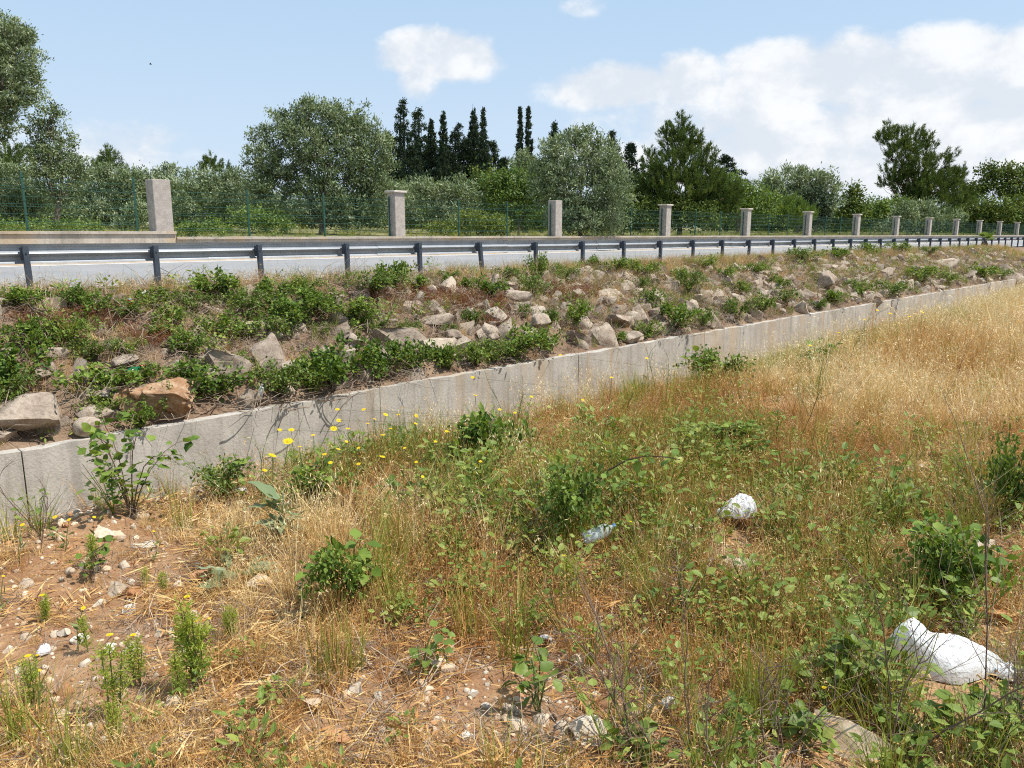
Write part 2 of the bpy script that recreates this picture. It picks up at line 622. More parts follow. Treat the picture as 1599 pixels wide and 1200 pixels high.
def paint_mat():
    m, n, out = material('road_paint')
    t = n.new('ShaderNodeNewGeometry').outputs['Position']
    b = n.noise(t, 22, 6, 0.7)
    principled(n, out, n.ramp(b, [(0.32, (.32, .32, .32)), (0.48, (.76, .76, .75))]), 0.7)
    return m


def concrete_mat(name, a, b, c, stain=True, scale=1.0, rough_bump=0.012):
    m, n, out = material(name)
    t = n.new('ShaderNodeNewGeometry').outputs['Position'] if stain else n.new('ShaderNodeTexCoord').outputs['Object']
    mp = n.new('ShaderNodeMapping')
    n.put(mp.inputs[0], t)
    mp.inputs['Scale'].default_value = (1, 1, 0.10)
    n1_ = n.noise(t, 1.6 * scale, 7, 0.62)
    n2_ = n.noise(t, 26 * scale, 6, 0.7)
    f = n.math('ADD', n.math('MULTIPLY', n1_, 0.65), n.math('MULTIPLY', n2_, 0.35))
    col = n.ramp(f, [(0.33, a), (0.5, b), (0.66, c)])
    if stain:
        st = n.noise(mp.outputs[0], 4.5 * scale, 6, 0.65)
        col = n.mix(n.math('MULTIPLY', lerpsm(n, st, 0.48, 0.68), 0.38), col, (.17, .155, .135))
        st2 = n.noise(mp.outputs[0], 1.3 * scale, 4, 0.6)
        col = n.mix(n.math('MULTIPLY', lerpsm(n, st2, 0.52, 0.66), 0.5), col, (.44, .31, .18))
        st3 = n.noise(mp.outputs[0], 12 * scale, 5, 0.7)
        col = n.mix(n.math('MULTIPLY', lerpsm(n, st3, 0.56, 0.70), 0.28), col, (.12, .105, .09))
    principled(n, out, col, 0.88, 0, 0.2, n.math('ADD', n2_, n.math('MULTIPLY', n1_, 0.6)), rough_bump, 0.7)
    return m


M['asphalt'] = asphalt_mat()
M['paint'] = paint_mat()
M['conc'] = concrete_mat('wall_concrete', (.330, .300, .260), (.440, .405, .355), (.550, .512, .452))
M['conc2'] = concrete_mat('fence_wall_concrete', (.290, .245, .195), (.420, .365, .300), (.540, .475, .400), True, 0.8)
M['pillar'] = concrete_mat('rough_render', (.300, .262, .225), (.410, .362, .318), (.500, .455, .405), False, 3.0, 0.03)
M['cap'] = concrete_mat('cap_stone', (.420, .370, .310), (.540, .480, .410), (.640, .580, .500), False, 2.0)


def metal_mat(name, a, b, metal=0.55, rough=0.48):
    m, n, out = material(name)
    t = n.new('ShaderNodeTexCoord').outputs['Object']
    n1_ = n.noise(t, 3.0, 6, 0.65)
    n2_ = n.noise(t, 60, 4, 0.6)
    f = n.math('ADD', n.math('MULTIPLY', n1_, 0.7), n.math('MULTIPLY', n2_, 0.3))
    principled(n, out, n.ramp(f, [(0.33, a), (0.66, b)]), rough, metal, 0.4, n2_, 0.001, 0.4)
    return m


M['galv'] = metal_mat('galvanised_steel', (.300, .318, .340), (.430, .450, .475), 0.25, 0.42)
M['postm'] = metal_mat('weathered_post_steel', (.040, .052, .072), (.085, .102, .128), 0.3, 0.55)
M['wire'] = metal_mat('green_coated_wire', (.012, .060, .042), (.022, .085, .060), 0.0, 0.45)


def plain_mat(name, col, rough=0.5, metal=0.0, spec=0.4, transl=0.0, var=0.0, alpha=None, ns=20):
    m, n, out = material(name)
    c = col
    if var > 0:
        t = n.new('ShaderNodeTexCoord').outputs['Object']
        f = n.noise(t, ns, 5, 0.6)
        c = n.ramp(f, [(0.3, tuple(x * (1 - var) for x in col)), (0.7, col)])
    p = principled(n, None, c, rough, metal, spec)
    last = p.outputs[0]
    if transl > 0:
        tr = n.new('ShaderNodeBsdfTranslucent')
        n.put(tr.inputs[0], c)
        mx = n.new('ShaderNodeMixShader')
        mx.inputs[0].default_value = transl
        n.l.new(last, mx.inputs[1])
        n.l.new(tr.outputs[0], mx.inputs[2])
        last = mx.outputs[0]
    n.l.new(last, out.inputs[0])
    return m


def film_mat():
    m, n, out = material('white_film')
    t = n.new('ShaderNodeTexCoord').outputs['Object']
    w1 = n.noise(t, 22, 5, 0.6, 1.5)
    w2 = n.noise(t, 7, 4, 0.6, 2.0)
    cr = n.math('ADD', n.math('ABSOLUTE', n.math('SUBTRACT', w1, 0.5)), n.math('MULTIPLY', n.math('ABSOLUTE', n.math('SUBTRACT', w2, 0.5)), 2.0))
    dirt = n.noise(t, 9, 6, 0.7)
    col = n.ramp(dirt, [(0.30, (.66, .60, .52)), (0.42, (.82, .82, .82)), (1.0, (.86, .87, .88))])
    p = principled(n, None, col, 0.38, 0, 0.5, cr, 0.010, 0.7)
    tr = n.new('ShaderNodeBsdfTranslucent')
    n.put(tr.inputs[0], col)
    mx = n.new('ShaderNodeMixShader')
    mx.inputs[0].default_value = 0.3
    n.l.new(p.outputs[0], mx.inputs[1])
    n.l.new(tr.outputs[0], mx.inputs[2])
    n.l.new(mx.outputs[0], out.inputs[0])
    return m


M['bag'] = film_mat()
M['paper'] = plain_mat('white_paper', (.78, .77, .74), 0.8, 0, 0.2, 0.15, 0.15)
M['red'] = plain_mat('red_enamel', (.55, .02, .03), 0.35, 0.2, 0.5, 0, 0.1)
M['alu'] = plain_mat('aluminium', (.7, .7, .7), 0.3, 0.9)
M['gglass'] = plain_mat('green_bottle_plastic', (.01, .16, .06), 0.15, 0, 0.6, 0.25)
M['blue'] = plain_mat('blue_plastic', (.03, .16, .45), 0.4)
M['pink'] = plain_mat('pink_card', (.72, .25, .24), 0.7, 0, 0.2, 0.1, 0.15)
M['bird'] = plain_mat('dark_feathers', (.02, .02, .025), 0.8)


def clear_mat():
    m, n, out = material('clear_plastic')
    p = principled(n, None, (.80, .90, .94), 0.12, 0, 0.6)
    tb = n.new('ShaderNodeBsdfTransparent')
    tb.inputs[0].default_value = (.86, .93, .95, 1)
    mx = n.new('ShaderNodeMixShader')
    mx.inputs[0].default_value = 0.62
    n.l.new(p.outputs[0], mx.inputs[1])
    n.l.new(tb.outputs[0], mx.inputs[2])
    n.l.new(mx.outputs[0], out.inputs[0])
    return m


M['clear'] = clear_mat()


def hill_mat():
    m, n, out = material('wooded_hills')
    t = n.new('ShaderNodeNewGeometry').outputs['Position']
    f = n.noise(t, 0.004, 8, 0.65)
    principled(n, out, n.ramp(f, [(0.35, (.060, .085, .060)), (0.65, (.130, .150, .100))]), 0.95, 0, 0.1)
    return m


M['hill'] = hill_mat()

# ------------------------------------------------------------------ the setting


def sheet(name, sv, dv, zf, mat, smooth=True, kind='structure'):
    S, Dd = np.meshgrid(sv, dv, indexing='ij')
    X, Y = W(S, Dd)
    Z = zf(S, Dd) if callable(zf) else np.full_like(X, zf)
    v = np.stack([X, Y, Z], -1).reshape(-1, 3)
    a, b = len(sv), len(dv)
    i = np.arange(a - 1)[:, None] * b + np.arange(b - 1)[None]
    f = np.stack([i, i + 1, i + 1 + b, i + b], -1).reshape(-1, 4)[:, ::-1]
    g = Geo()
    g.add(v, f)
    o = obj(name, g.mesh(name, mat, smooth))
    return tag(o, kind=kind)


def cat(*a):
    return np.unique(np.round(np.concatenate(a), 4))


S_FAR = np.array([-4000, -1500, -600, -300, -150, -90, -60, -40, -30, -22, -16, -12.0])
S_FAR2 = np.array([70, 85, 110, 150, 220, 350, 600, 1500, 4000.0])
s_fine = cat(S_FAR, np.arange(-10, 14, 0.08), np.arange(14, 40, 0.2), np.arange(40, 70, 0.5), S_FAR2)
d_fine = cat(np.array([-4000, -1500, -500, -150, -60, -30, -18, -12, -8.0]), np.arange(-6, -1, 0.2), np.arange(-1, D_WALL, 0.08), np.array([D_WALL]))
sheet('ground', s_fine, d_fine, z_ground, M['soil'])
s_bank = cat(S_FAR, np.arange(-12, 30, 0.12), np.arange(30, 70, 0.3), S_FAR2)
sheet('embankment', s_bank, cat(np.array([D_WALL + .06, D_WALL + .10, D_WALL + .14, D_WALL + .18]), np.arange(D_WALL + 0.22, 13.75, 0.09), np.array([13.75, 14.3, D_ASPH0 + 0.05])),
      lambda s, D: np.where(D < D_WALL + .215, Z_WTOP - .17 + 1.05 * (D - D_WALL) + .075 * fbm(s * 2.3, D * 0 + 4, 97, 4), np.where(D < 14.31, z_bank(s, D), -0.05)), M['banksoil'])
s_road = cat(S_FAR, np.arange(-10, 70, 5.0), S_FAR2)
z_road = lambda s, D: 0.030 * np.clip(np.asarray(D, float) - D_ASPH0, 0, None)
sheet('road', s_road, np.array([D_ASPH0, 16.5, 19, D_ASPH1]), z_road, M['asphalt'])
for dd in (15.02, 20.95):
    sheet('edge_line', s_road, np.array([dd, dd + 0.15]), lambda s, D: z_road(s, D) + 0.005, M['paint'])
sheet('field', cat(S_FAR, np.arange(-10, 70, 2.0), S_FAR2), cat(np.array([D_FENCE + 0.2]), np.arange(22.5, 60, 1.5), np.array([62, 70, 90, 130, 180, 260, 500, 1500, 4500.0])), z_far, M['fieldsoil'])
# distant hills
g = Geo()
az = np.linspace(-1.3, 1.3, 200)
dist = 3600.0
hh = 75 + 75 * np.clip(fbm(az * 4 + 2, az * 0, 71, 5) * 1.4 + 0.75, 0.05, None) + 55 * np.exp(-((az + 0.52) / 0.12) ** 2) + 25 * np.exp(-((az + 0.36) / 0.06) ** 2)
hh = hh * (0.45 + 0.55 * sst(-az, -0.2, 0.5))
rows = [(0.80, -5), (0.87, 0.35), (0.94, 0.75), (1.0, 1.0), (1.15, 0.8), (1.3, -0.05)]
v = np.stack([np.stack([np.sin(az) * dist * r, np.cos(az) * dist * r, np.where(k < 0, -5.0, hh * k)], -1) for r, k in rows], 0)
i = np.arange(len(rows) - 1)[:, None] * 200 + np.arange(199)[None]
g.add(v.reshape(-1, 3), np.stack([i, i + 1, i + 201, i + 200], -1).reshape(-1, 4))
tag(obj('hills', g.mesh('hills', M['hill'], True)), kind='structure')

AX3 = np.array([[DV[0], DV[1], 0], [NV[0], NV[1], 0], [0, 0, 1.0]])      # along, across, up

# ---- concrete channel wall below the embankment
wall_root = empty('channel_wall', (*W(0, D_WALL), Z_DITCH), 'long low grey concrete wall holding the foot of the rocky embankment', 'retaining wall')
SEG = 5.2
wall_me = []
for k in range(3):
    g = Geo()
    nx, nz = 52, 9
    L2 = SEG / 2 - 0.008
    u = np.linspace(-L2, L2, nx)
    zz = np.linspace(Z_DITCH - 0.3, Z_WTOP, nz)
    U, ZZ = np.meshgrid(u, zz, indexing='ij')
    edge = 0.035 * fbm(U * 3 + k * 9, ZZ * 0 + k, 80 + k, 4) * sst(ZZ, Z_WTOP - 0.12, Z_WTOP)
    fr = np.stack([U, 0.010 * fbm(U * 1.5 + 9 * k, ZZ * 2, 83, 3), ZZ + edge], -1)
    top = np.stack([u, np.full(nx, 0.21), np.full(nx, Z_WTOP) + 0.012 * fbm(u * 4, u * 0 + 5 + k, 84, 3)], -1)[:, None]
    bot = np.stack([u, np.full(nx, 0.21), np.full(nx, Z_DITCH - 0.3)], -1)[:, None]
    grid = np.concatenate([fr, top, bot], 1)
    nn = nz + 2
    i = np.arange(nx - 1)[:, None] * nn + np.arange(nn - 1)[None]
    f = np.stack([i, i + 1, i + 1 + nn, i + nn], -1).reshape(-1, 4)[:, ::-1]
    g.add(grid.reshape(-1, 3), f)
    g.add(grid[0], [list(range(nn))])
    g.add(grid[-1], [list(range(nn))[::-1]])
    g.v = [q - np.array([0, 0, Z_DITCH]) for q in g.v]
    wall_me.append(g.mesh('wall_segment', M['conc']))
s0 = project(np.array([*W(0, D_WALL), -1.8]))
joint0 = SD(*hit(40, 760)[0][:2])[0]
for k in range(-4, 16):
    o = obj('wall_segment', wall_me[k % 3], wall_root)
    p = np.array(W(joint0 + (k + 0.5) * SEG, D_WALL)) - np.array(W(0, D_WALL))
    o.location = (p[0], p[1], 0.002 * (k % 2))
    o.rotation_euler = (0, 0, math.atan2(DV[1], DV[0]))

# ---- guard rail
rail_root = empty('guard_rail', (*W(0, D_POST), 0), 'long galvanised steel crash barrier on dark posts along the road edge', 'guard rail')
ROT = math.atan2(DV[1], DV[0])
# post spacing 2 m; the first post in view stands at pixel (50, 458)
v = px_dir(49, 458)
tt = D_POST / (v[0] * NV[0] + v[1] * NV[1])
S_POST0 = v[0] * tt * DV[0] + v[1] * tt * DV[1]
g = Geo()
prof = [(-0.04, -0.045), (-0.04, 0.045), (0.04, 0.045), (0.04, 0.02), (0.034, 0.02), (0.034, 0.039), (-0.034, 0.039), (-0.034, -0.039), (0.034, -0.039), (0.034, -0.02), (0.04, -0.02), (0.04, -0.045)]
pf = np.array(prof)
zs = [-0.5, 0.73]
v = np.concatenate([np.column_stack([pf, np.full(len(pf), z)]) for z in zs])
n_ = len(pf)
g.add(v, [[j, (j + 1) % n_, n_ + (j + 1) % n_, n_ + j] for j in range(n_)])
g.add(v[n_:], [list(range(n_))[::-1]][0:0])
box(g, (0, 0, 0.733), (0.041, 0.046, 0.003))
for zb in (0.63,):
    tube(g, [(0, -0.06, zb), (0, -0.045, zb)], 0.014, 6)
post_me = g.mesh('post', M['postm'])
g = Geo()
box(g, (0, 0.085, 0.62), (0.05, 0.04, 0.10), bev=0.006)
block_me = g.mesh('spacer_block', M['postm'])
for k in range(-6, 62):
    o = obj('post', post_me, rail_root, rot=(random.uniform(-.02, .02), random.uniform(-.03, .03), ROT + random.uniform(-.05, .05)))
    p = np.array(W(S_POST0 + 2 * k, D_POST)) - np.array(W(0, D_POST))
    o.location = (p[0], p[1], random.uniform(-.012, .01))
    if k == 5:
        o.rotation_euler[1] = -0.10
    if k < 40:
        b = obj('spacer_block', block_me, o)
# W-beam: seen from behind; centre at 0.62 m
wz = np.array([-.156, -.152, -.130, -.100, -.066, -.050, -.022, 0, .022, .050, .066, .100, .130, .152, .156])
wy = np.array([.010, .018, .052, .080, .080, .070, .010, 0.0, .010, .070, .080, .080, .052, .018, .010])


def beam(L):
    g = Geo()
    uu = np.array([-L / 2, -L / 4, 0, L / 4, L / 2])
    rows = []
    for u in uu:
        rows.append(np.concatenate([np.column_stack([np.full(15, u), wy + 0.128, wz + 0.62]), np.column_stack([np.full(15, u), wy + 0.133, wz + 0.62])[::-1]]))
    v = np.array(rows)
    n_ = 30
    f = [[i * n_ + j, i * n_ + (j + 1) % n_, (i + 1) * n_ + (j + 1) % n_, (i + 1) * n_ + j] for i in range(4) for j in range(n_)]
    g.add(v.reshape(-1, 3), f)
    return g.mesh('rail', M['galv'], False)


beam_me = beam(4.16)
for k in range(-3, 31):
    o = obj('rail', beam_me, rail_root, rot=(0, 0, ROT))
    p = np.array(W(S_POST0 + 4 * k + 1, D_POST + (0.006 if k % 2 else 0))) - np.array(W(0, D_POST))
    o.location = (p[0], p[1], 0.004 * (k % 3))

# ---- low fence wall, pillars, mesh fence across the road
PIT = 8.45
v = px_dir(620, 370)
tt = D_FENCE / (v[0] * NV[0] + v[1] * NV[1])
S_PIL0 = v[0] * tt * DV[0] + v[1] * tt * DV[1] - 8.45
WT_R, WT_L = 0.865, 1.01
fw = empty('fence_wall', (*W(0, D_FENCE), 0), 'low tan concrete wall under the fence pillars across the road', 'wall')


def wall_piece(name, s0, s1, z1, me_name, cope=True):
    g = Geo()
    c = (s0 + s1) / 2
    L2 = (s1 - s0) / 2 - 0.004
    nx = max(2, int((s1 - s0) / 0.25))
    u = np.linspace(-L2, L2, nx)
    ed = 0.018 * fbm(u * 2 + s0, u * 0 + s0, 91, 4)
    pr = [(-0.235, -0.3), (-0.235, z1 - 0.075), (-0.29, z1 - 0.07), (-0.29, z1), (0.29, z1), (0.29, z1 - 0.07), (0.235, z1 - 0.075), (0.235, -0.3)]
    rows = np.array([[(uu, y, z + (e if z > z1 - 0.01 else 0)) for (y, z) in pr] for uu, e in zip(u, ed)])
    n_ = 8
    f = [[i * n_ + j, i * n_ + (j + 1) % n_, (i + 1) * n_ + (j + 1) % n_, (i + 1) * n_ + j] for i in range(nx - 1) for j in range(n_)]
    g.add(rows.reshape(-1, 3), f)
    g.add(rows[0], [list(range(8))])
    g.add(rows[-1], [list(range(8))])
    o = obj('wall_section', g.mesh('wall_section', M['conc2']), fw, rot=(0, 0, ROT))
    p = np.array(W(c, D_FENCE)) - np.array(W(0, D_FENCE))
    o.location = (p[0], p[1], 0)
    return o


for k in range(-4, 0):
    wall_piece('', S_PIL0 + k * PIT + 0.62, S_PIL0 + (k + 1) * PIT + 0.62, WT_L, '')
for k in range(0, 18):
    wall_piece('', S_PIL0 + k * PIT + (0.62 if k == 0 else 0.30), S_PIL0 + (k + 1) * PIT + 0.30, WT_R, '')
lw = sheet('verge', s_road, np.array([D_ASPH1, D_FENCE - 0.2]), lambda s, D: z_road(s, D) - 0.004, M['conc2'])

g = Geo()
box(g, (0, 0, 0.75), (0.215, 0.215, 0.75), bev=0.012)
shaft_me = g.mesh('shaft', M['pillar'])
g = Geo()
box(g, (0, 0, 1.535), (0.285, 0.285, 0.035), bev=0.012)
cap_me = g.mesh('cap', M['cap'])
nth = ['first', 'second', 'third', 'fourth', 'fifth', 'sixth', 'seventh', 'eighth', 'ninth', 'tenth', 'eleventh', 'twelfth', 'thirteenth', 'fourteenth', 'fifteenth', 'sixteenth', 'seventeenth']
for k in range(-1, 17):
    x, y = W(S_PIL0 + k * PIT + (.33 if k == 0 else 0), D_FENCE)
    z0 = (WT_L if k < 0 else WT_R) - 0.02
    if k == 0:
        lab = 'wide rough concrete fence pillar without a cap, nearest of the row'
    elif k == 2:
        lab = 'capless concrete fence pillar in front of the dense green olive tree'
    elif k > 0:
        lab = 'rendered fence pillar with flat cap, %s pillar from the left' % nth[k]
    else:
        lab = 'rendered fence pillar with flat cap beyond the left edge'
    r = empty('fence_pillar', (x, y, z0), lab, 'pillar', 'fence pillars across the road', ROT)
    sh = obj('shaft', shaft_me, r)
    if k == 0:
        sh.scale = (1.12, 1.12, 1.03)
    if k not in (0, 2):
        obj('cap', cap_me, r)

PANW = (PIT - 0.62) / 3
FH = 1.28


def fence_panel_mesh():
    g = Geo()
    L2 = PANW / 2 - 0.02
    for h in (0.05, 0.18, 0.24, 0.42, 0.60, 0.66, 0.84, 1.02, 1.08, 1.24):
        tube(g, [(-L2, 0, h), (L2, 0, h)], 0.0055, 3, cap=False)
        tube(g, [(-L2, 0.010, h), (L2, 0.010, h)], 0.0055, 3, cap=False)
    for u in np.arange(-L2, L2 + .01, 0.055):
        tube(g, [(u, 0.005, 0.02), (u, 0.005, 1.27)], 0.0016, 3, cap=False)
    return g.mesh('mesh_panel', M['wire'])


panel_me = fence_panel_mesh()
g = Geo()
box(g, (0, 0, FH / 2 + 0.04), (0.025, 0.02, FH / 2 + 0.04), bev=0.004)
for h in (0.1, 0.4, 0.72, 1.0, 1.25):
    box(g, (0, -0.012, h), (0.034, 0.02, 0.018))
fpost_me = g.mesh('post', M['wire'])
for k in range(-2, 17):
    sa = S_PIL0 + k * PIT
    x, y = W(sa, D_FENCE)
    z0 = (WT_L if k < 0 else WT_R) - 0.01
    if k < 0:
        lab = 'green welded mesh fence bay on the left, %s' % ('ending at the widest pillar' if k == -1 else 'outside the frame')
    else:
        lab = 'green welded mesh fence bay between the %s and %s pillars from the left' % (nth[k], nth[k + 1] if k + 1 < len(nth) else 'last')
    r = empty('mesh_fence', (x, y, z0), lab, 'fence', 'green mesh fence bays', ROT)
    for j in range(4):
        o = obj('post', fpost_me, r, loc=(0.31 + j * PANW, 0, 0))
        if k == -1:
            o.scale = (1, 1, 1.05)
    for j in range(3):
        obj('mesh_panel', panel_me, r, loc=(0.31 + (j + 0.5) * PANW, 0.022, 0))

# ------------------------------------------------------------------ rocks
import bmesh


def rock_mesh(name, seed, mat, sub=3, planes=9, flat=0.30, rough=0.08):
    r = np.random.default_rng(seed)
    bm = bmesh.new()
    bmesh.ops.create_icosphere(bm, subdivisions=sub, radius=1.0)
    v = np.array([q.co[:] for q in bm.verts])
    f = np.array([[q.index for q in fc.verts] for fc in bm.faces])
    bm.free()
    for k in range(planes):
        nn = norm(r.normal(size=3))
        d = r.uniform(1 - flat * 1.6, 1 - flat * 0.35)
        dd = v @ nn - d
        v = v - np.clip(dd, 0, None)[:, None] * nn * 0.96
    q = v * 1.7 + seed * 3.3
    n3 = fbm(q[:, 0] + q[:, 2] * .7, q[:, 1] - q[:, 2] * .6, seed, 4)
    q2 = v * 6 + seed
    n4 = fbm(q2[:, 0] + q2[:, 2] * .8, q2[:, 1] - q2[:, 2] * .7, seed + 9, 3)
    v = v * (1 + rough * 2.2 * n3 + rough * 0.9 * n4)[:, None]
    v -= (v.max(0) + v.min(0)) / 2
    v /= np.abs(v).max(0)
    g = Geo()
    g.add(v, f)
    me = g.mesh(name, mat, True)
    try:
        me.set_sharp_from_angle(angle=R(38))
    except Exception:
        pass
    return me


ROCKS = {k: [rock_mesh('rock', 100 + 17 * i + ord(k[0]), M[k], 4 if i < 5 else 3, 9 + i % 4, 0.46 + 0.05 * (i % 4), 0.12) for i in range(n)] for k, n in (('rock', 9), ('orock', 3), ('wrock', 4), ('brock', 4), ('ostone', 3))}

POST_PX = []
for k in range(0, 60):
    a, b, c = project(np.array([*W(S_POST0 + 2 * k, D_POST), 0.0]))
    POST_PX.append(float(a))
ORD = ['first', 'second', 'third', 'fourth', 'fifth', 'sixth', 'seventh', 'eighth', 'ninth', 'tenth', 'eleventh', 'twelfth', '13th', '14th', '15th', '16th', '17th', '18th', '19th', '20th', '21st', '22nd', '23rd', '24th', '25th', '26th', '27th', '28th', '29th', '30th', '31st', '32nd', '33rd', '34th']


def bank_labels(items, noun, adj):
    """items: (px, py, size, colour word) -> one label each, told apart by post, height on the bank and size"""
    cells = {}
    for i, it in enumerate(items):
        k = min(range(len(ORD)), key=lambda q: abs(POST_PX[q] - it[0]))
        s, D = SD(*it[4][:2])
        t = (D - D_WALL) / (14 - D_WALL)
        row = 'at the bank foot' if t < 0.36 else ('halfway up the bank' if t < 0.68 else 'near the bank top')
        cells.setdefault((k, row), []).append(i)
    out = [None] * len(items)
    for (k, row), ids in cells.items():
        ids = sorted(ids, key=lambda i: items[i][0])
        for n, i in enumerate(ids):
            sz = items[i][2]
            big = 'large' if sz > 0.55 else ('small' if sz < 0.28 else 'mid-sized')
            which = '' if len(ids) == 1 else (', %s from left' % ORD[n])
            out[i] = '%s %s %s %s under %s rail post%s' % (big, items[i][3], noun, row, ORD[k], which)
    return out


# photograph boxes of rocks on the embankment: x0, x1, y0, y1, kind
rk = [(-58, 84, 612, 704, 'rock'), (194, 300, 585, 660, 'orock'), (170, 218, 556, 575, 'rock'), (42, 80, 566, 600, 'rock'), (104, 142, 568, 604, 'rock'), (315, 389, 535, 592, 'rock'), (397, 452, 522, 590, 'rock'),
      (187, 236, 507, 525, 'rock'), (-10, 16, 541, 565, 'rock'), (54, 80, 508, 523, 'rock'), (256, 302, 560, 583, 'rock'), (312, 342, 574, 600, 'rock'), (368, 408, 602, 638, 'rock'), (138, 180, 575, 600, 'rock'),
      (568, 652, 502, 541, 'rock'), (519, 560, 504, 530, 'rock'), (506, 546, 520, 540, 'rock'), (480, 560, 535, 590, 'rock'), (654, 711, 524, 568, 'rock'), (577, 616, 538, 566, 'rock'), (690, 722, 513, 544, 'rock'),
      (667, 700, 462, 478, 'rock'), (745, 768, 465, 486, 'rock'), (789, 810, 470, 492, 'rock'), (781, 807, 498, 537, 'rock'), (717, 741, 542, 569, 'rock'), (704, 741, 501, 522, 'rock'), (665, 708, 490, 516, 'rock'), (756, 772, 545, 560, 'rock'),
      (824, 858, 486, 524, 'rock'), (804, 833, 521, 541, 'rock'), (841, 866, 521, 543, 'rock'), (880, 921, 508, 546, 'rock'), (922, 968, 506, 546, 'rock'), (906, 941, 477, 499, 'rock'), (945, 979, 474, 494, 'rock'), (947, 990, 490, 516, 'rock'),
      (977, 1015, 474, 505, 'rock'), (963, 1004, 517, 543, 'rock'), (985, 1001, 503, 517, 'rock'), (929, 957, 460, 473, 'rock'), (953, 970, 458, 468, 'rock'), (892, 919, 451, 469, 'rock'), (922, 940, 462, 480, 'rock'), (994, 1016, 474, 486, 'rock'),
      (1013, 1040, 503, 530, 'rock'), (1093, 1128, 481, 516, 'rock'), (1062, 1087, 423, 434, 'rock'), (1088, 1114, 431, 458, 'rock'), (1117, 1147, 427, 453, 'rock'), (1037, 1056, 462, 477, 'rock'), (1126, 1144, 448, 463, 'rock'), (1178, 1202, 451, 475, 'rock'),
      (1196, 1222, 450, 472, 'rock'), (1038, 1048, 444, 460, 'rock'), (1226, 1244, 410, 426, 'rock'), (1265, 1302, 420, 466, 'rock'), (1240, 1270, 451, 471, 'rock'), (1229, 1263, 464, 492, 'rock'), (1263, 1294, 466, 487, 'rock'), (1180, 1202, 452, 473, 'rock'),
      (1384, 1411, 438, 453, 'rock'), (1352, 1367, 443, 455, 'rock'), (1460, 1493, 402, 432, 'rock'), (1552, 1590, 411, 439, 'rock'), (1531, 1548, 399, 411, 'rock'), (1363, 1378, 465, 478, 'rock'), (1586, 1605, 398, 414, 'rock'), (1540, 1560, 420, 432, 'rock'),
      (1565, 1599, 425, 440, 'rock'), (858, 882, 488, 504, 'rock'), (868, 890, 470, 486, 'rock'), (815, 830, 470, 484, 'rock'), (735, 760, 505, 522, 'rock'), (760, 780, 520, 540, 'rock'), (626, 652, 540, 560, 'rock'), (1300, 1325, 430, 450, 'rock'), (1330, 1350, 420, 434, 'rock'), (1420, 1440, 425, 440, 'rock'), (1495, 1520, 420, 436, 'rock'), (1140, 1160, 468, 484, 'rock'), (440, 475, 560, 590, 'rock')]
spec = []
for (x0, x1, y0, y1, kd) in rk:
    px, py = (x0 + x1) / 2, y0 * 0.35 + y1 * 0.65
    p, z = hit(px, py)
    spec.append((px, py, (x1 - x0) * z / FPX, (y1 - y0) * z / FPX, kd, p, z))
# smaller riprap filling the bank between them
for k in range(330):
    s = rng.uniform(-9, 50)
    D = rng.uniform(D_WALL + 0.35, 13.4)
    x, y = W(s, D)
    zz = float(z_bank(s, D))
    px, py, z = project(np.array([x, y, zz]))
    if not (-150 < px < 1750) or any(abs(px - q[0]) < q[2] / q[6] * FPX * 0.6 and abs(py - q[1]) < q[3] / q[6] * FPX * .6 for q in spec[:82]):
        continue
    w_ = rng.uniform(0.18, 0.50) * (1 + 0.5 * sst(s, 8, 22))
    if len(spec) > 285:
        break
    spec.append((px, py, w_, w_ * rng.uniform(0.5, 0.9), 'rock', np.array([x, y, zz]), z))
labs = bank_labels([(q[0], q[1], q[2], 'rust stained' if q[4] == 'orock' else 'tan', q[5]) for q in spec], 'rock', '')
for i, q in enumerate(spec):
    px, py, w_, h_, kd, p, z = q
    me = ROCKS[kd][(i * 5 + 3) % len(ROCKS[kd])]
    if i < 2:
        me = rock_mesh('rock', 977 + 9 * i, M[kd], 5, 13, .55, .16)
    tilt = rng.uniform(-0.35, 0.35)
    hh_ = h_ * 0.62
    o = obj('rock', me, loc=(p[0], p[1], p[2] - hh_ * (0.02 if i < 82 else 0.22)), rot=(rng.uniform(.1, .45), tilt * .6, rng.uniform(-.5, .5)), scl=(w_ * 0.56, max(w_ * 0.42, h_ * .5), max(hh_, w_ * .28)))
    lab = labs[i]
    if i == 0:
        lab = 'largest tan boulder, lying on top of the wall at the far left'
    if i == 1:
        lab = 'rust orange boulder among brambles at the foot of the bank'
    if i == 14:
        lab = 'long flat-topped pale tan boulder halfway up the bank'
    if i == 6:
        lab = 'upright blocky tan boulder standing between brambles on the bank'
    tag(o, lab, 'rock', 'rocks on the embankment')


def on_wall(px):
    v = px_dir(px, 650)
    t = (D_WALL + 0.22) / (v[0] * NV[0] + v[1] * NV[1])
    return v[0] * t, v[1] * t


p, z = hit(147, 692)
s_, D_ = SD(p[0], p[1])
p = np.array([*W(s_, D_WALL + .16), 0])
o = obj('rock', rock_mesh('rock', 905, M['rock'], 4, 5, .2, .07), loc=(p[0], p[1], Z_WTOP + 0.125), rot=(0, 0, .4), scl=(.185, .15, .135))
tag(o, 'smooth rounded buff boulder resting on the wall top at the left', 'rock')

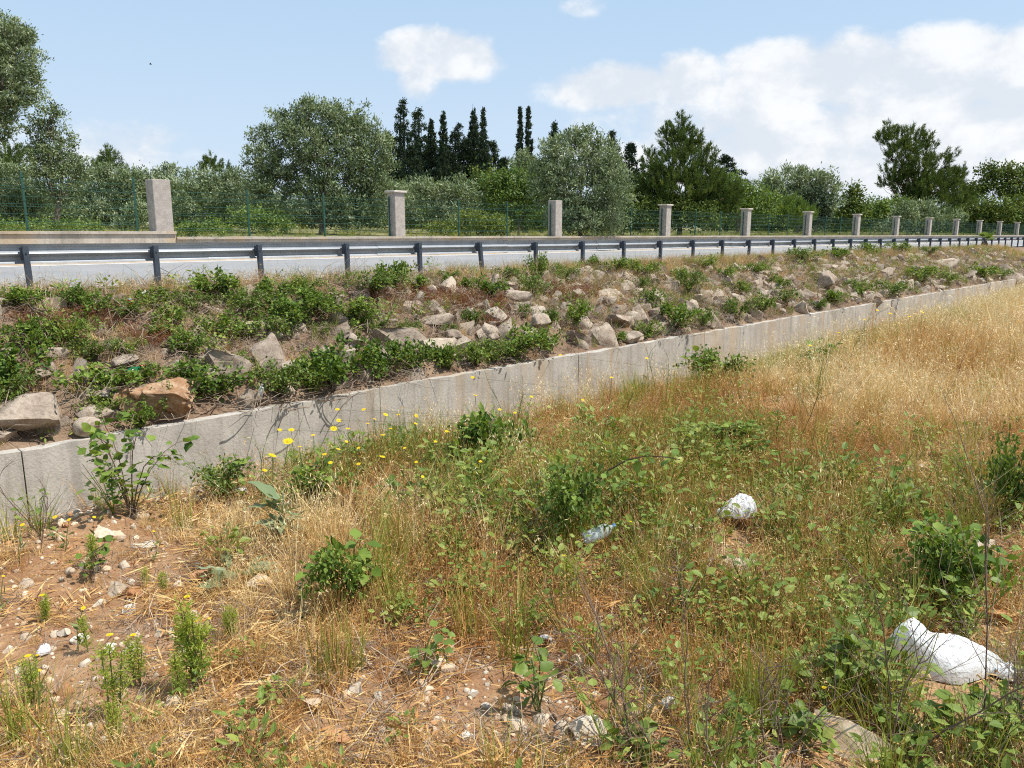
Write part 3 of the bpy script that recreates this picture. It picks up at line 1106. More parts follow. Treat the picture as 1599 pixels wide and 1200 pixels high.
# stones on the foreground soil: pixel, width px, height px, kind, label
stones = [(920, 1142, 62, 42, 'wrock', 'smooth rounded white stone near the bottom edge, the whitest one'), (1325, 1152, 120, 60, 'brock', 'largest flat buff stone under the weeds at the bottom right'),
          (557, 1072, 26, 24, 'wrock', 'pale upright stone left of the small leafy sprig'), (527, 1152, 44, 26, 'ostone', 'flat orange stone beside a tiny white stone at the bottom'), (491, 1165, 15, 14, 'wrock', 'tiny white stone left of the flat orange stone'),
          (185, 920, 36, 30, 'brock', 'pointed buff stone on the bare soil at left'), (214, 926, 28, 24, 'ostone', 'round orange stone touching the pointed buff stone'), (317, 900, 28, 22, 'ostone', 'brick red stone below the broad-leaved plant'),
          (405, 910, 42, 24, 'brock', 'orange buff stone right of the wilted leaves'), (160, 834, 48, 16, 'brock', 'flat orange slab on top of the soil heap by the wall'), (185, 838, 36, 14, 'brock', 'second orange slab overlapping the soil heap slab'),
          (158, 942, 20, 12, 'wrock', 'white pebble below the pointed buff stone'), (202, 952, 26, 14, 'wrock', 'long pale stone below the round orange stone'), (128, 998, 30, 14, 'wrock', 'pale stone beside a white scrap at left'), (232, 848, 34, 12, 'wrock', 'flat grey-white stone on the soil heap'),
          (205, 1018, 26, 18, 'wrock', 'cream stone in the bare soil at left'), (172, 1012, 20, 15, 'wrock', 'small cream stone left of the cream stone'), (1150, 882, 56, 16, 'wrock', 'flat pale stone below the small white bag'), (695, 1042, 46, 20, 'brock', 'pale buff stone right of the small leafy sprig'),
          (487, 1102, 34, 22, 'brock', 'buff stone among dry grass at the bottom'), (1468, 715, 34, 18, 'ostone', 'orange stone in the dry grass at right'), (1442, 730, 18, 11, 'wrock', 'white stone in the dry grass at right'), (1428, 735, 24, 12, 'brock', 'buff stone left of the white stone in the dry grass'),
          (1540, 850, 40, 22, 'wrock', 'grey-white stone behind the dark bramble at right'), (1530, 872, 24, 14, 'wrock', 'smaller grey-white stone behind the dark bramble'), (1245, 706, 34, 14, 'brock', 'cream stone right of the green patch in the field'), (1010, 1138, 22, 20, 'wrock', 'half buried white stone right of the rounded white one'),
          (1090, 985, 24, 12, 'wrock', 'thin pale stone in the middle of the dry grass'), (985, 980, 22, 10, 'wrock', 'thin pale stone left of its twin in dry grass'), (95, 1118, 40, 16, 'brock', 'flat buff stone among green feathery weeds'), (275, 1098, 34, 16, 'brock', 'flat buff stone in the bare patch at left'),
          (345, 1152, 30, 18, 'ostone', 'orange stone near the bottom left'), (360, 1160, 24, 14, 'brock', 'buff stone beside the orange stone at bottom left'), (740, 1085, 16, 14, 'wrock', 'small white stone in the gravelly patch'), (762, 1068, 12, 10, 'wrock', 'tiny white stone in the gravelly patch'),
          (698, 1095, 14, 14, 'wrock', 'small white stone at the left of the gravel'), (590, 1085, 14, 10, 'wrock', 'tiny white stone by the pale upright stone'), (730, 1150, 20, 14, 'wrock', 'pale stone in the gravel at the bottom'), (1560, 960, 60, 30, 'ostone', 'reddish earth lump behind the big white bag'),
          (15, 1015, 16, 14, 'wrock', 'pale stone at the left edge'), (300, 960, 20, 14, 'wrock', 'pale stone in litter at left centre'), (250, 990, 18, 14, 'brock', 'buff stone in bare soil'), (100, 985, 24, 12, 'wrock', 'flat white stone in bare soil at left'), (560, 1185, 24, 14, 'brock', 'buff stone at the bottom edge')]
for i, (px, py, w_, h_, kd, lab) in enumerate(stones):
    p, z = hit(px, py + h_ * 0.3)
    wm, hm = w_ * z / FPX, h_ * z / FPX
    o = obj('stone', ROCKS[kd][i % len(ROCKS[kd])], loc=(p[0], p[1], p[2] + hm * 0.22), rot=(rng.uniform(-.2, .2), rng.uniform(-.2, .2), rng.uniform(-.4, .4)), scl=(wm * .52, wm * .42, hm * .48))
    tag(o, lab, 'stone')

# ------------------------------------------------------------------ trees beyond the fence


def limb(g, a, b, r0, r1, bend=0.15, seg=6, sides=6):
    a = np.asarray(a, float)
    b = np.asarray(b, float)
    t = np.linspace(0, 1, seg)[:, None]
    off = rng.normal(size=3) * np.linalg.norm(b - a) * bend
    pts = a + (b - a) * t + off * np.sin(t * math.pi)
    tube(g, pts, np.linspace(r0, r1, seg), sides)


def make_tree(name, label, style, bx, z, lobes, mat, bark='bark', dens=1.0, group=None, zb=None, leaf=None, catg='tree', trunk=True):
    """lobes are photograph ellipses (cx, cy, rx, ry) at depth z; each becomes a clump of foliage with its own distance"""
    base = at_depth(bx, 367, z)
    s, D = SD(base[0], base[1])
    base[2] = float(z_far(s, D)) if zb is None else zb
    root = empty(name, base, label, catg, group)
    pxm = z / FPX
    g = Geo()
    tg = Geo()
    r0 = max(0.05, 0.020 * max(1.5, base[2] * 0 + (367 - min(l[1] - l[3] for l in lobes)) * pxm))
    fork = None
    if trunk:
        top = at_depth(bx, max(l[1] for l in lobes), z) - base
        hz = max(0.5, top[2] * 0.5)
        fork = np.array([rng.normal() * 0.1, rng.normal() * 0.1, hz])
        limb(tg, (0, 0, -0.2), fork, r0 * 1.25, r0, 0.05)
    for (cx, cy, rx, ry) in lobes:
        rx_, ry_ = rx * pxm, ry * pxm
        rd = (rx_ + ry_) / 2
        c = at_depth(cx, cy, z + rng.uniform(-.6, .6) * rd * (0.6 if style != 'spire' else 0)) - base
        area = rx * ry * math.pi
        ncl = max(8, int(area / 19 * dens))
        # clump centres through the volume, more of them near the skin
        u = rand_dir(ncl) * (rng.uniform(0.12, 1.0, ncl) ** 0.45)[:, None]
        if style in ('olive', 'leafy'):
            u *= np.where(rng.uniform(0, 1, ncl) < .14, rng.uniform(1.1, 1.42, ncl), 1.0)[:, None]
        cc = c + u * np.array([rx_, rd, ry_])
        if trunk and style in ('spire', 'cypress'):
            tube(tg, [(0, 0, fork[2] * .9), c], [r0 * .35, r0 * .1], 5)
        elif trunk:
            limb(tg, fork, c + (fork - c) * 0.25, r0 * 0.5, r0 * 0.12, 0.08)
            for q in (cc[:min(6, ncl)] if style in ('olive', 'leafy', 'pine') else []):
                limb(tg, c - (c - fork) * 0.25, q, r0 * 0.12, 0.012, 0.1, 4, 4)
        out = norm(u)
        if style == 'olive':
            k = 44
            ncl2 = max(6, int(ncl * .36))
            cc, out, ncl = cc[:ncl2], out[:ncl2], ncl2
            cs = (2.8 + rng.uniform(0, 2.2, ncl)) * pxm * 1.9
            off = rng.normal(size=(ncl * k, 3)) * np.array([1, 1, .8])
            q = np.repeat(cc, k, 0) + off * np.repeat(cs, k)[:, None] * 0.62
            ax = norm(np.repeat(out, k, 0) * 0.6 + rng.normal(size=(ncl * k, 3)) * 0.75 + np.array([0, 0, 0.55]))
            ll = (leaf or 4.6) * pxm
            t = np.clip(np.repeat(rng.normal(0.48, 0.17, ncl), k) + rng.normal(0, 0.2, ncl * k), 0, 1)
            leaves(g, q, ax, norm(norm(off) * .9 + rand_dir(ncl * k) * .7 + np.array([0, 0, .4])), ll * rng.uniform(.7, 1.5, ncl * k), ll * 0.40 * rng.uniform(.7, 1.3, ncl * k), t)
        elif style == 'leafy':
            k = 26
            ncl2 = max(6, int(ncl * .6))
            cc, out, ncl = cc[:ncl2], out[:ncl2], ncl2
            cs = (2.8 + rng.uniform(0, 2.0, ncl)) * pxm * 1.9
            off = rng.normal(size=(ncl * k, 3))
            q = np.repeat(cc, k, 0) + off * np.repeat(cs, k)[:, None] * 0.6
            ax = norm(np.repeat(out, k, 0) * 0.5 + rng.normal(size=(ncl * k, 3)) * 0.8)
            ll = (leaf or 4.2) * pxm
            t = np.clip(np.repeat(rng.normal(0.5, 0.15, ncl), k) + rng.normal(0, 0.18, ncl * k), 0, 1)
            nn = norm(norm(off) * .8 + rand_dir(ncl * k) * .7 + np.array([0, 0, .5]))
            leaves(g, q, ax, nn, ll * rng.uniform(.7, 1.4, ncl * k), ll * 0.62 * rng.uniform(.7, 1.3, ncl * k), t)
        elif style == 'pine':
            k = 46
            cs = 2.4 * pxm
            up = norm(out * 0.60 + np.array([0, 0, 0.95]) + rng.normal(size=(ncl, 3)) * 0.22)
            ln = rng.uniform(6, 14, ncl) * pxm
            tpos = rng.uniform(0, 1, (ncl, k, 1))
            q = (cc[:, None] + up[:, None] * ln[:, None, None] * tpos + rng.normal(size=(ncl, k, 3)) * cs * 0.3).reshape(-1, 3)
            ax = norm(np.repeat(up, k, 0) * 1.0 + rng.normal(size=(ncl * k, 3)) * 0.42)
            ll = (leaf or 5.6) * pxm
            t = np.clip(np.repeat(rng.normal(0.42, 0.15, ncl), k) + rng.normal(0, 0.15, ncl * k), 0, 1)
            leaves(g, q, ax, rand_dir(ncl * k), ll * rng.uniform(.7, 1.3, ncl * k), ll * 0.13, t)
        else:   # spire: conifer sprays
            k = 16
            ax0 = norm(out * np.array([1, 1, 0.2]) * 0.5 + np.array([0, 0, 0.8 if style == 'cypress' else 0.25]))
            q = np.repeat(cc, k, 0) + rng.normal(size=(ncl * k, 3)) * (1.5 if style == 'cypress' else 2.8) * pxm * 0.6
            ax = norm(np.repeat(ax0, k, 0) + rng.normal(size=(ncl * k, 3)) * 0.5)
            ll = (leaf or 4.0) * pxm
            t = np.clip(np.repeat(rng.normal(0.45, 0.16, ncl), k) + rng.normal(0, 0.15, ncl * k), 0, 1)
            leaves(g, q, ax, rand_dir(ncl * k), ll * rng.uniform(.7, 1.3, ncl * k), ll * 0.36, t)
    if trunk:
        obj('trunk', tg.mesh('trunk', M[bark]), root)
    obj('crown', g.mesh('crown', M[mat]), root)
    return root


def spire(name, label, x, top, z, hw, bot=300, sparse=False, lean=0, group='dark conifers behind the orchard'):
    """a tall conifer: stacked irregular tiers"""
    lob = []
    n = 15 if sparse else 24
    for i in range(n):
        t = i / (n - 1)
        y = top + (bot - top) * t
        w_ = hw * ((0.24 + 1.70 * t ** 0.9) * rng.uniform(.8, 1.2) if sparse else (0.12 + 1.05 * min(1, t * 1.6) ** 0.8 + .35 * t * t))
        if sparse:
            for sgn in (-1, 1):
                lob.append((x + lean * (1 - t) + sgn * w_ * rng.uniform(.25, .75), y + rng.uniform(-4, 4), w_ * rng.uniform(.35, .75), (bot - top) / n * rng.uniform(.4, .75)))
        else:
            lob.append((x + rng.uniform(-.10, .10) * w_, y, w_ * rng.uniform(.8, 1.05), (bot - top) / n * 1.1))
    return make_tree(name, label, 'spire' if sparse else 'cypress', x, z, lob, 'dark', 'dark', 2.6, group)


OL = 'olive trees beyond the fence'
make_tree('olive_tree', 'tall grey-green tree cut by the left edge, crown high in the sky', 'olive', -70, 27, [(-45, 80, 72, 70), (0, 60, 42, 38), (22, 50, 28, 22), (32, 100, 34, 36), (8, 150, 42, 34), (-50, 170, 70, 60), (40, 140, 22, 26), (-100, 100, 80, 90), (-10, 190, 26, 18)], 'olive', dens=1.15)
make_tree('olive_tree', 'slender olive with an upright top right of the tall left tree', 'olive', 92, 31, [(74, 178, 22, 22), (60, 208, 24, 16), (88, 208, 24, 22), (98, 238, 18, 18), (78, 250, 36, 25), (100, 285, 48, 36), (60, 235, 20, 16), (120, 262, 22, 18)], 'olive', dens=0.8)
make_tree('pine_tree', 'dark green pine top peeping out behind the olives at far left', 'pine', 20, 44, [(15, 243, 26, 14), (30, 262, 26, 15), (-8, 268, 30, 20)], 'pine', 'pbark')
make_tree('olive_tree', 'broad pale olive bush at the left edge behind the fence', 'olive', 20, 33, [(20, 290, 50, 36), (55, 305, 40, 30), (-30, 290, 55, 45), (10, 325, 70, 32)], 'olive', dens=0.95, group=OL)
make_tree('olive_tree', 'round olive left of the widest fence pillar', 'olive', 165, 36, [(138, 285, 34, 26), (175, 275, 28, 18), (165, 308, 55, 38), (205, 300, 30, 33), (150, 335, 50, 25)], 'olive', group=OL)
make_tree('pine_tree', 'small far pine tip above the left olives', 'pine', 172, 62, [(167, 243, 7, 9), (176, 252, 10, 7), (164, 260, 15, 9), (174, 270, 22, 12)], 'pine', 'pbark', 1.3)
make_tree('olive_tree', 'olive standing directly behind the widest fence pillar', 'olive', 245, 37, [(228, 285, 38, 20), (262, 282, 28, 22), (240, 318, 55, 35)], 'olive', group=OL)
make_tree('shrub', 'small grey-green shrub at the left foot of the widest pillar', 'olive', 212, 27, [(212, 338, 22, 20), (200, 350, 22, 14)], 'olive', catg='shrub', trunk=False)
make_tree('olive_tree', 'brownish-green olive right of the widest fence pillar', 'olive', 318, 35, [(300, 288, 42, 22), (340, 282, 32, 22), (315, 318, 62, 38), (368, 300, 30, 35)], 'olive', group=OL)
make_tree('pine_tree', 'little far conifer tip between the two left olives', 'pine', 333, 66, [(332, 255, 9, 8), (328, 266, 16, 9), (350, 268, 10, 6)], 'pine', 'pbark', 1.3)
make_tree('olive_tree', 'biggest olive tree, wide ragged crown left of the dark conifers', 'olive', 500, 33, [(412, 218, 24, 18), (436, 185, 16, 14), (450, 205, 22, 18), (490, 185, 36, 30), (530, 182, 38, 26), (556, 212, 38, 28), (474, 222, 48, 32), (408, 250, 28, 25), (448, 262, 45, 35), (520, 238, 55, 40), (592, 215, 26, 20), (588, 245, 30, 32), (575, 270, 36, 36), (530, 290, 55, 40), (425, 295, 45, 38), (490, 312, 50, 40), (592, 310, 28, 40), (545, 332, 50, 30), (480, 165, 18, 14)], 'olive', dens=1.0)
make_tree('shrub', 'bright green leafy shrub behind the fence under the biggest olive', 'leafy', 405, 27, [(395, 340, 30, 18), (430, 350, 26, 12)], 'green', catg='shrub', trunk=False)
make_tree('shrub', 'low green bramble hedge on the fence wall right of the widest pillar', 'leafy', 320, 25, [(300, 358, 26, 9), (335, 354, 30, 11), (285, 364, 18, 6)], 'green', catg='shrub', trunk=False)
make_tree('shrub', 'low green bramble along the left end of the fence wall', 'leafy', 60, 26, [(20, 354, 45, 9), (85, 354, 40, 8), (130, 356, 30, 8), (-50, 354, 45, 9)], 'green', catg='shrub', trunk=False)
for (x, tp, hw, sp, lab) in [(628, 164, 17, True, 'tallest sparse dark conifer at the left of the dark group'), (652, 176, 13, True, 'second sparse dark conifer from the left of the group'), (673, 193, 13, False, 'dense dark conifer third from the left of the group'), (692, 181, 10, False, 'narrow dark conifer with a forked top in mid group'),
                             (714, 200, 18, True, 'broad sparse dark conifer in mid group'), (740, 178, 15, False, 'thick pointed dark cypress under the thin mast'), (755, 176, 8, False, 'needle-thin dark cypress beside the thick one'), (770, 226, 15, True, 'short dark conifer at the right end of the group'), (608, 215, 15, True, 'short dark conifer behind the biggest olive'), (642, 232, 17, True, 'low dark conifer filling the gap between the two tallest sparse ones'), (702, 238, 18, True, 'low dark conifer under the forked one'), (728, 226, 17, True, 'low dark conifer left of the thick pointed cypress'), (664, 244, 18, True, 'lowest dark conifer below the dense third one'), (786, 252, 11, True, 'smallest dark conifer at the right foot of the group')]:
    spire('conifer', lab, x, tp, 76 + rng.uniform(-3, 3), hw, 305, sp)
spire('cypress', 'thinner left one of the two pencil cypresses', 812, 173, 74, 4.2, 285, group='pencil cypresses')
spire('cypress', 'slightly thicker right one of the two pencil cypresses', 825, 172, 74, 6.5, 290, group='pencil cypresses')
make_tree('olive_tree', 'pale silvery olive in front of the dark conifers', 'olive', 690, 38, [(648, 300, 36, 22), (690, 298, 40, 20), (722, 310, 32, 26), (665, 332, 50, 25), (705, 338, 40, 22)], 'olive', group=OL)
make_tree('deciduous_tree', 'dark green round tree right of the silvery olive', 'leafy', 765, 43, [(760, 288, 30, 24), (745, 312, 30, 20), (775, 315, 30, 25)], 'pine', 'bark', 1.1)
make_tree('deciduous_tree', 'light green leafy tree below the pencil cypresses', 'leafy', 808, 38, [(805, 288, 34, 24), (790, 325, 40, 30), (832, 302, 26, 30), (770, 285, 20, 14)], 'green')
make_tree('olive_tree', 'olive top just left of the dense green olive, below the cypresses', 'olive', 820, 50, [(818, 256, 26, 18), (838, 272, 28, 22)], 'olive', group=OL)
make_tree('shrub', 'low yellow-green shrub behind the fence right of the second pillar', 'leafy', 748, 33, [(748, 348, 34, 18), (775, 355, 30, 12), (700, 356, 34, 10)], 'ggrass', catg='shrub', trunk=False)
make_tree('olive_tree', 'dense dark green olive behind the capless middle pillar', 'olive', 905, 35, [(885, 222, 32, 20), (918, 214, 24, 16), (856, 245, 20, 22), (905, 252, 50, 32), (944, 250, 28, 28), (870, 295, 38, 40), (920, 305, 48, 45), (958, 298, 26, 45), (900, 340, 50, 25), (950, 340, 35, 25), (845, 275, 20, 22)], 'olive', dens=1.1)
for (x, tp, hw, lab) in [(865, 200, 9, 'dark conifer tip left behind the dense green olive'), (955, 213, 11, 'dark conifer tip right behind the dense green olive'), (985, 226, 14, 'dark conifer tip between the olive and the pine')]:
    spire('conifer', lab, x, tp, 78, hw, 300, True)
make_tree('pine_tree', 'pointed bushy pine tree in the middle, bright green', 'pine', 1060, 47, [(1064, 190, 7, 8), (1060, 206, 16, 12), (1040, 208, 8, 12), (1084, 222, 10, 14), (1062, 232, 30, 20), (1014, 255, 10, 16), (1104, 250, 12, 18), (1060, 262, 46, 24), (1022, 285, 26, 24), (1104, 285, 30, 24), (1060, 300, 62, 26), (1140, 302, 20, 16), (1012, 322, 32, 24), (1116, 322, 42, 22), (1062, 332, 60, 22)], 'pine', 'pbark', 1.35)
spire('conifer', 'dark far conifer right of the bushy pine', 1133, 246, 80, 20, 300, True)
make_tree('deciduous_tree', 'soft green tree right of the bushy pine', 'leafy', 1150, 60, [(1135, 300, 28, 28), (1163, 308, 28, 22), (1185, 322, 28, 26), (1120, 330, 30, 25)], 'green', dens=1.0)
make_tree('olive_tree', 'grey-green rounded trees at the middle right', 'olive', 1245, 76, [(1232, 285, 42, 22), (1265, 285, 32, 20), (1288, 300, 22, 24), (1255, 318, 50, 28), (1200, 290, 14, 12), (1205, 310, 30, 18)], 'olive', dens=1.2)
make_tree('shrub', 'bright green low pine shrub in front of the rounded trees', 'pine', 1210, 66, [(1208, 326, 45, 18), (1185, 340, 38, 18), (1240, 340, 35, 18)], 'green', dens=1.2, catg='shrub', trunk=False)
make_tree('deciduous_tree', 'very dark small tree below the rounded trees', 'leafy', 1275, 72, [(1274, 312, 24, 20), (1276, 334, 22, 20)], 'dark', dens=1.3)
make_tree('deciduous_tree', 'small dark conical tree between the rounded trees and the leaning pine', 'leafy', 1335, 80, [(1335, 298, 10, 10), (1333, 312, 17, 14), (1332, 332, 24, 18)], 'pine', dens=1.3)
make_tree('shrub', 'green shrubs left of the leaning pine', 'leafy', 1372, 84, [(1365, 328, 26, 16), (1395, 330, 28, 18), (1340, 342, 35, 14), (1300, 340, 30, 18)], 'green', dens=1.3, catg='shrub', trunk=False)
make_tree('pine_tree', 'tall leaning dark pine with ragged open top at right', 'pine', 1440, 88, [(1388, 205, 7, 11), (1378, 220, 8, 10), (1400, 222, 20, 14), (1424, 214, 18, 9), (1446, 224, 13, 8), (1448, 232, 14, 6), (1410, 246, 26, 18), (1436, 262, 26, 18), (1468, 254, 17, 7), (1484, 247, 9, 6), (1384, 288, 13, 7), (1398, 272, 20, 11), (1420, 292, 34, 22), (1455, 298, 42, 22), (1482, 280, 18, 16), (1500, 278, 10, 14), (1448, 328, 55, 24), (1500, 308, 22, 18)], 'pine', 'pbark', 1.25)
make_tree('shrub', 'pale green shrub in front of the leaning pine', 'olive', 1440, 78, [(1410, 330, 16, 14), (1440, 325, 14, 14), (1425, 346, 40, 14), (1470, 342, 35, 14)], 'olive', dens=1.3, catg='shrub', trunk=False)
make_tree('pine_tree', 'umbrella shaped dark tree with bare trunk at the right edge', 'leafy', 1560, 112, [(1543, 268, 15, 10), (1568, 268, 22, 11), (1590, 276, 18, 13), (1548, 286, 18, 8), (1582, 296, 26, 15), (1524, 296, 20, 10), (1512, 306, 16, 10), (1605, 310, 22, 20)], 'pine', 'pbark', 1.4)
make_tree('shrub', 'dark shrubs under the umbrella shaped tree', 'leafy', 1540, 108, [(1520, 328, 32, 18), (1560, 335, 34, 18), (1495, 335, 26, 18), (1600, 330, 34, 22)], 'pine', dens=1.3, catg='shrub', trunk=False)
for i, (x, y, z, rx, ry, m, st) in enumerate([(1680, 305, 118, 60, 40, 'pine', 'leafy'), (-160, 290, 36, 90, 60, 'olive', 'olive')]):
    make_tree('olive_tree', 'tree standing just outside the picture, at the %s edge' % ('right' if x > 0 else 'left'), st, x, z, [(x, y, rx, ry), (x + rx * .5, y + 20, rx * .8, ry * .8), (x - rx * .5, y + 20, rx * .8, ry * .8)], m, dens=0.8, group='trees outside the picture edge')
# orchard rows further back fill the gaps between the trees above
BACK = ['far left behind the broad pale olive bush', 'right of the slender olive', 'left of the widest pillar', 'right of the widest pillar', 'left of the biggest olive', 'under the tallest dark conifer', 'behind the silvery olive', 'behind the dark round tree', 'behind the dense green olive', 'left of the bushy pine', 'right of the bushy pine', 'left of the dark conical tree', 'right of the dark conical tree', 'under the leaning pine', 'under the umbrella tree', 'behind the middle right rounded trees']
for i, (x, top, z) in enumerate([(0, 282, 52), (110, 300, 50), (200, 292, 54), (285, 290, 52), (385, 285, 55), (610, 285, 52), (700, 305, 56), (770, 310, 60), (860, 300, 58), (990, 300, 62), (1180, 315, 92), (1310, 335, 105), (1370, 338, 110), (1500, 335, 125), (1590, 332, 130), (1240, 325, 95)]):
    w_ = 60 if x < 1000 else 45
    make_tree('olive_tree', 'back row olive ' + BACK[i], 'olive', x, z, [(x, top + 25, w_, 26), (x - w_ * .5, top + 45, w_ * .8, 26), (x + w_ * .5, top + 45, w_ * .8, 26)], {3: 'green', 8: 'pine', 9: 'pine', 10: 'green', 11: 'pine', 14: 'pine', 13: 'pine'}.get(i, 'olive'), dens=1.2, group='olives of the back rows')
# dark undergrowth filling the shade below the trees
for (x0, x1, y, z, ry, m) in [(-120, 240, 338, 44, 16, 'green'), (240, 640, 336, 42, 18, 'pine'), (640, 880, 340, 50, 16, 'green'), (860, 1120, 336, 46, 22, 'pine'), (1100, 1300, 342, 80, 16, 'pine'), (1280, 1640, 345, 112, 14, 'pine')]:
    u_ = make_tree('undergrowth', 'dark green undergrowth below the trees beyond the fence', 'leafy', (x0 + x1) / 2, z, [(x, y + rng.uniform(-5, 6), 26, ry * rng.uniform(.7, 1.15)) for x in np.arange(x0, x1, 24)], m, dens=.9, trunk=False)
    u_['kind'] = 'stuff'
# thin mast above the conifers
g = Geo()
p = at_depth(739, 240, 79)
tube(g, [(0, 0, 0), (0, 0, 12.4)], [0.05, 0.015], 5)
p[2] = 1.5
tag(obj('mast', g.mesh('mast', M['postm']), loc=p), 'thin bare mast sticking up above the thick pointed cypress', 'mast')

# ------------------------------------------------------------------ scattered ground cover (stuff)
PROTO = {}


def proto(cname, meshes):
    c = bpy.data.collections.new(cname)
    for i, me in enumerate(meshes):
        o = bpy.data.objects.new('%s_%02d' % (cname, i), me)
        c.objects.link(o)
    PROTO[cname] = (c, len(meshes))


def scatter(name, cname, P, rotz, tilt, scl, tint, idx=None):
    c, n = PROTO[cname]
    P = np.asarray(P, np.float32)
    k = len(P)
    me = bpy.data.meshes.new(name)
    me.vertices.add(k)
    me.vertices.foreach_set('co', P.ravel())
    rot = np.stack([rng.normal(0, 1, k) * tilt, rng.normal(0, 1, k) * tilt, rotz], -1).astype(np.float32)
    a = me.attributes.new('rot', 'FLOAT_VECTOR', 'POINT')
    a.data.foreach_set('vector', rot.ravel())
    a = me.attributes.new('scl', 'FLOAT', 'POINT')
    a.data.foreach_set('value', np.asarray(scl, np.float32))
    a = me.attributes.new('idx', 'INT', 'POINT')
    a.data.foreach_set('value', (rng.integers(0, n, k) if idx is None else idx).astype(np.int32))
    a = me.attributes.new('itint', 'FLOAT', 'POINT')
    a.data.foreach_set('value', np.asarray(tint, np.float32))
    o = obj(name, me)
    ng = bpy.data.node_groups.new(name + '_scatter', 'GeometryNodeTree')
    ng.interface.new_socket('Geometry', in_out='INPUT', socket_type='NodeSocketGeometry')
    ng.interface.new_socket('Geometry', in_out='OUTPUT', socket_type='NodeSocketGeometry')
    N = ng.nodes
    gi = N.new('NodeGroupInput')
    go = N.new('NodeGroupOutput')
    iop = N.new('GeometryNodeInstanceOnPoints')
    ci = N.new('GeometryNodeCollectionInfo')
    ci.inputs['Collection'].default_value = c
    ci.inputs['Separate Children'].default_value = True
    ci.inputs['Reset Children'].default_value = True

    def na(nm, ty):
        q = N.new('GeometryNodeInputNamedAttribute')
        q.data_type = ty
        q.inputs['Name'].default_value = nm
        return q.outputs['Attribute']
    Lk = ng.links
    Lk.new(gi.outputs[0], iop.inputs['Points'])
    Lk.new(ci.outputs[0], iop.inputs['Instance'])
    iop.inputs['Pick Instance'].default_value = True
    Lk.new(na('idx', 'INT'), iop.inputs['Instance Index'])
    e2r = N.new('FunctionNodeEulerToRotation')
    Lk.new(na('rot', 'FLOAT_VECTOR'), e2r.inputs[0])
    Lk.new(e2r.outputs[0], iop.inputs['Rotation'])
    Lk.new(na('scl', 'FLOAT'), iop.inputs['Scale'])
    Lk.new(iop.outputs[0], go.inputs[0])
    md = o.modifiers.new('scatter', 'NODES')
    md.node_group = ng
    tag(o, kind='stuff')
    return o


def blades(g, n, spread, hmin, hmax, lean, wid, tint=(0.5, 0.2), mat=0, curl=0.5, seg=3):
    """curved tapering grass blades"""
    r = spread * np.sqrt(rng.uniform(0, 1, n))
    a = rng.uniform(0, 2 * math.pi, n)
    b = np.stack([r * np.cos(a), r * np.sin(a), np.full(n, -0.01)], -1)
    h = rng.uniform(hmin, hmax, n)
    a2 = a + rng.normal(0, 1.2, n)
    out = np.stack([np.cos(a2), np.sin(a2), np.zeros(n)], -1)
    ln = np.abs(rng.normal(0, lean, n))
    a3 = rng.uniform(0, 2 * math.pi, n)
    side = np.stack([np.cos(a3), np.sin(a3), np.zeros(n)], -1)
    cu = rng.uniform(0.2, 1.2, n) * curl
    vs = []
    for q in range(seg + 1):
        t = q / seg
        c = b + np.array([0, 0, 1.0]) * (h * t * (1 - 0.35 * cu * t * ln))[:, None] + out * (h * ln * (t * 0.6 + cu * t * t))[:, None]
        w_ = wid * (1 - t * 0.85)
        vs += [c - side * w_, c + side * w_] if q < seg else [c]
    v = np.stack(vs, 1)
    m = v.shape[1]
    i = np.arange(n)[:, None] * m
    t = np.clip(rng.normal(tint[0], tint[1], n), 0, 1)
    base = g.n
    g.v.append(v.reshape(-1, 3))
    g.n += n * m
    for q in range(seg):
        if q < seg - 1:
            f = i + np.array([[2 * q, 2 * q + 1, 2 * q + 3, 2 * q + 2]])
        else:
            f = i + np.array([[2 * q, 2 * q + 1, 2 * q + 2]])
        g.f.append(f + base)
        g.t.append(t)
        g.m.append(np.full(n, mat))
    return b + np.array([0, 0, 1.0]) * (h * (1 - 0.35 * cu * ln))[:, None] + out * (h * ln * (0.6 + cu))[:, None]


def tuft_dry(k):
    g = Geo()
    tips = blades(g, 26 + 5 * (k % 4), 0.045 + .012 * (k % 3), 0.08, 0.24 + 0.04 * (k % 4), 0.5, 0.0017, (0.5, 0.27), 0, 0.7)
    blades(g, 10, 0.07, 0.03, 0.10, 1.6, 0.0021, (0.55, 0.28), 0, 1.0)
    # feathery brome heads
    idx = rng.permutation(len(tips))[:4]
    n = 6
    q = np.repeat(tips[idx], n, 0) + rng.normal(size=(4 * n, 3)) * 0.008
    leaves(g, q, norm(rng.normal(size=(4 * n, 3)) * .5 + np.array([0, 0, -.2])), rand_dir(4 * n), 0.022, 0.0032, np.clip(rng.normal(.75, .2, 4 * n), 0, 1))
    return g.mesh('dry_tuft', M['straw'])


def tuft_oat(k):
    g = Geo()
    tips = blades(g, 7 + k % 3, 0.06, 0.26, 0.46, 0.25, 0.0015, (0.65, 0.15), 0, 0.5, 4)
    n = 12
    q = np.repeat(tips, n, 0) + rng.normal(size=(len(tips) * n, 3)) * np.array([.022, .022, .035])
    leaves(g, q, norm(rng.normal(size=(len(q), 3)) * .35 + np.array([0, 0, -1.0])), rand_dir(len(q)), 0.026, 0.0055, np.clip(rng.normal(.9, .15, len(q)), 0, 1))
    blades(g, 14, 0.06, 0.08, 0.22, 0.7, 0.0013, (0.5, 0.2))
    return g.mesh('oat_tuft', M['straw'])


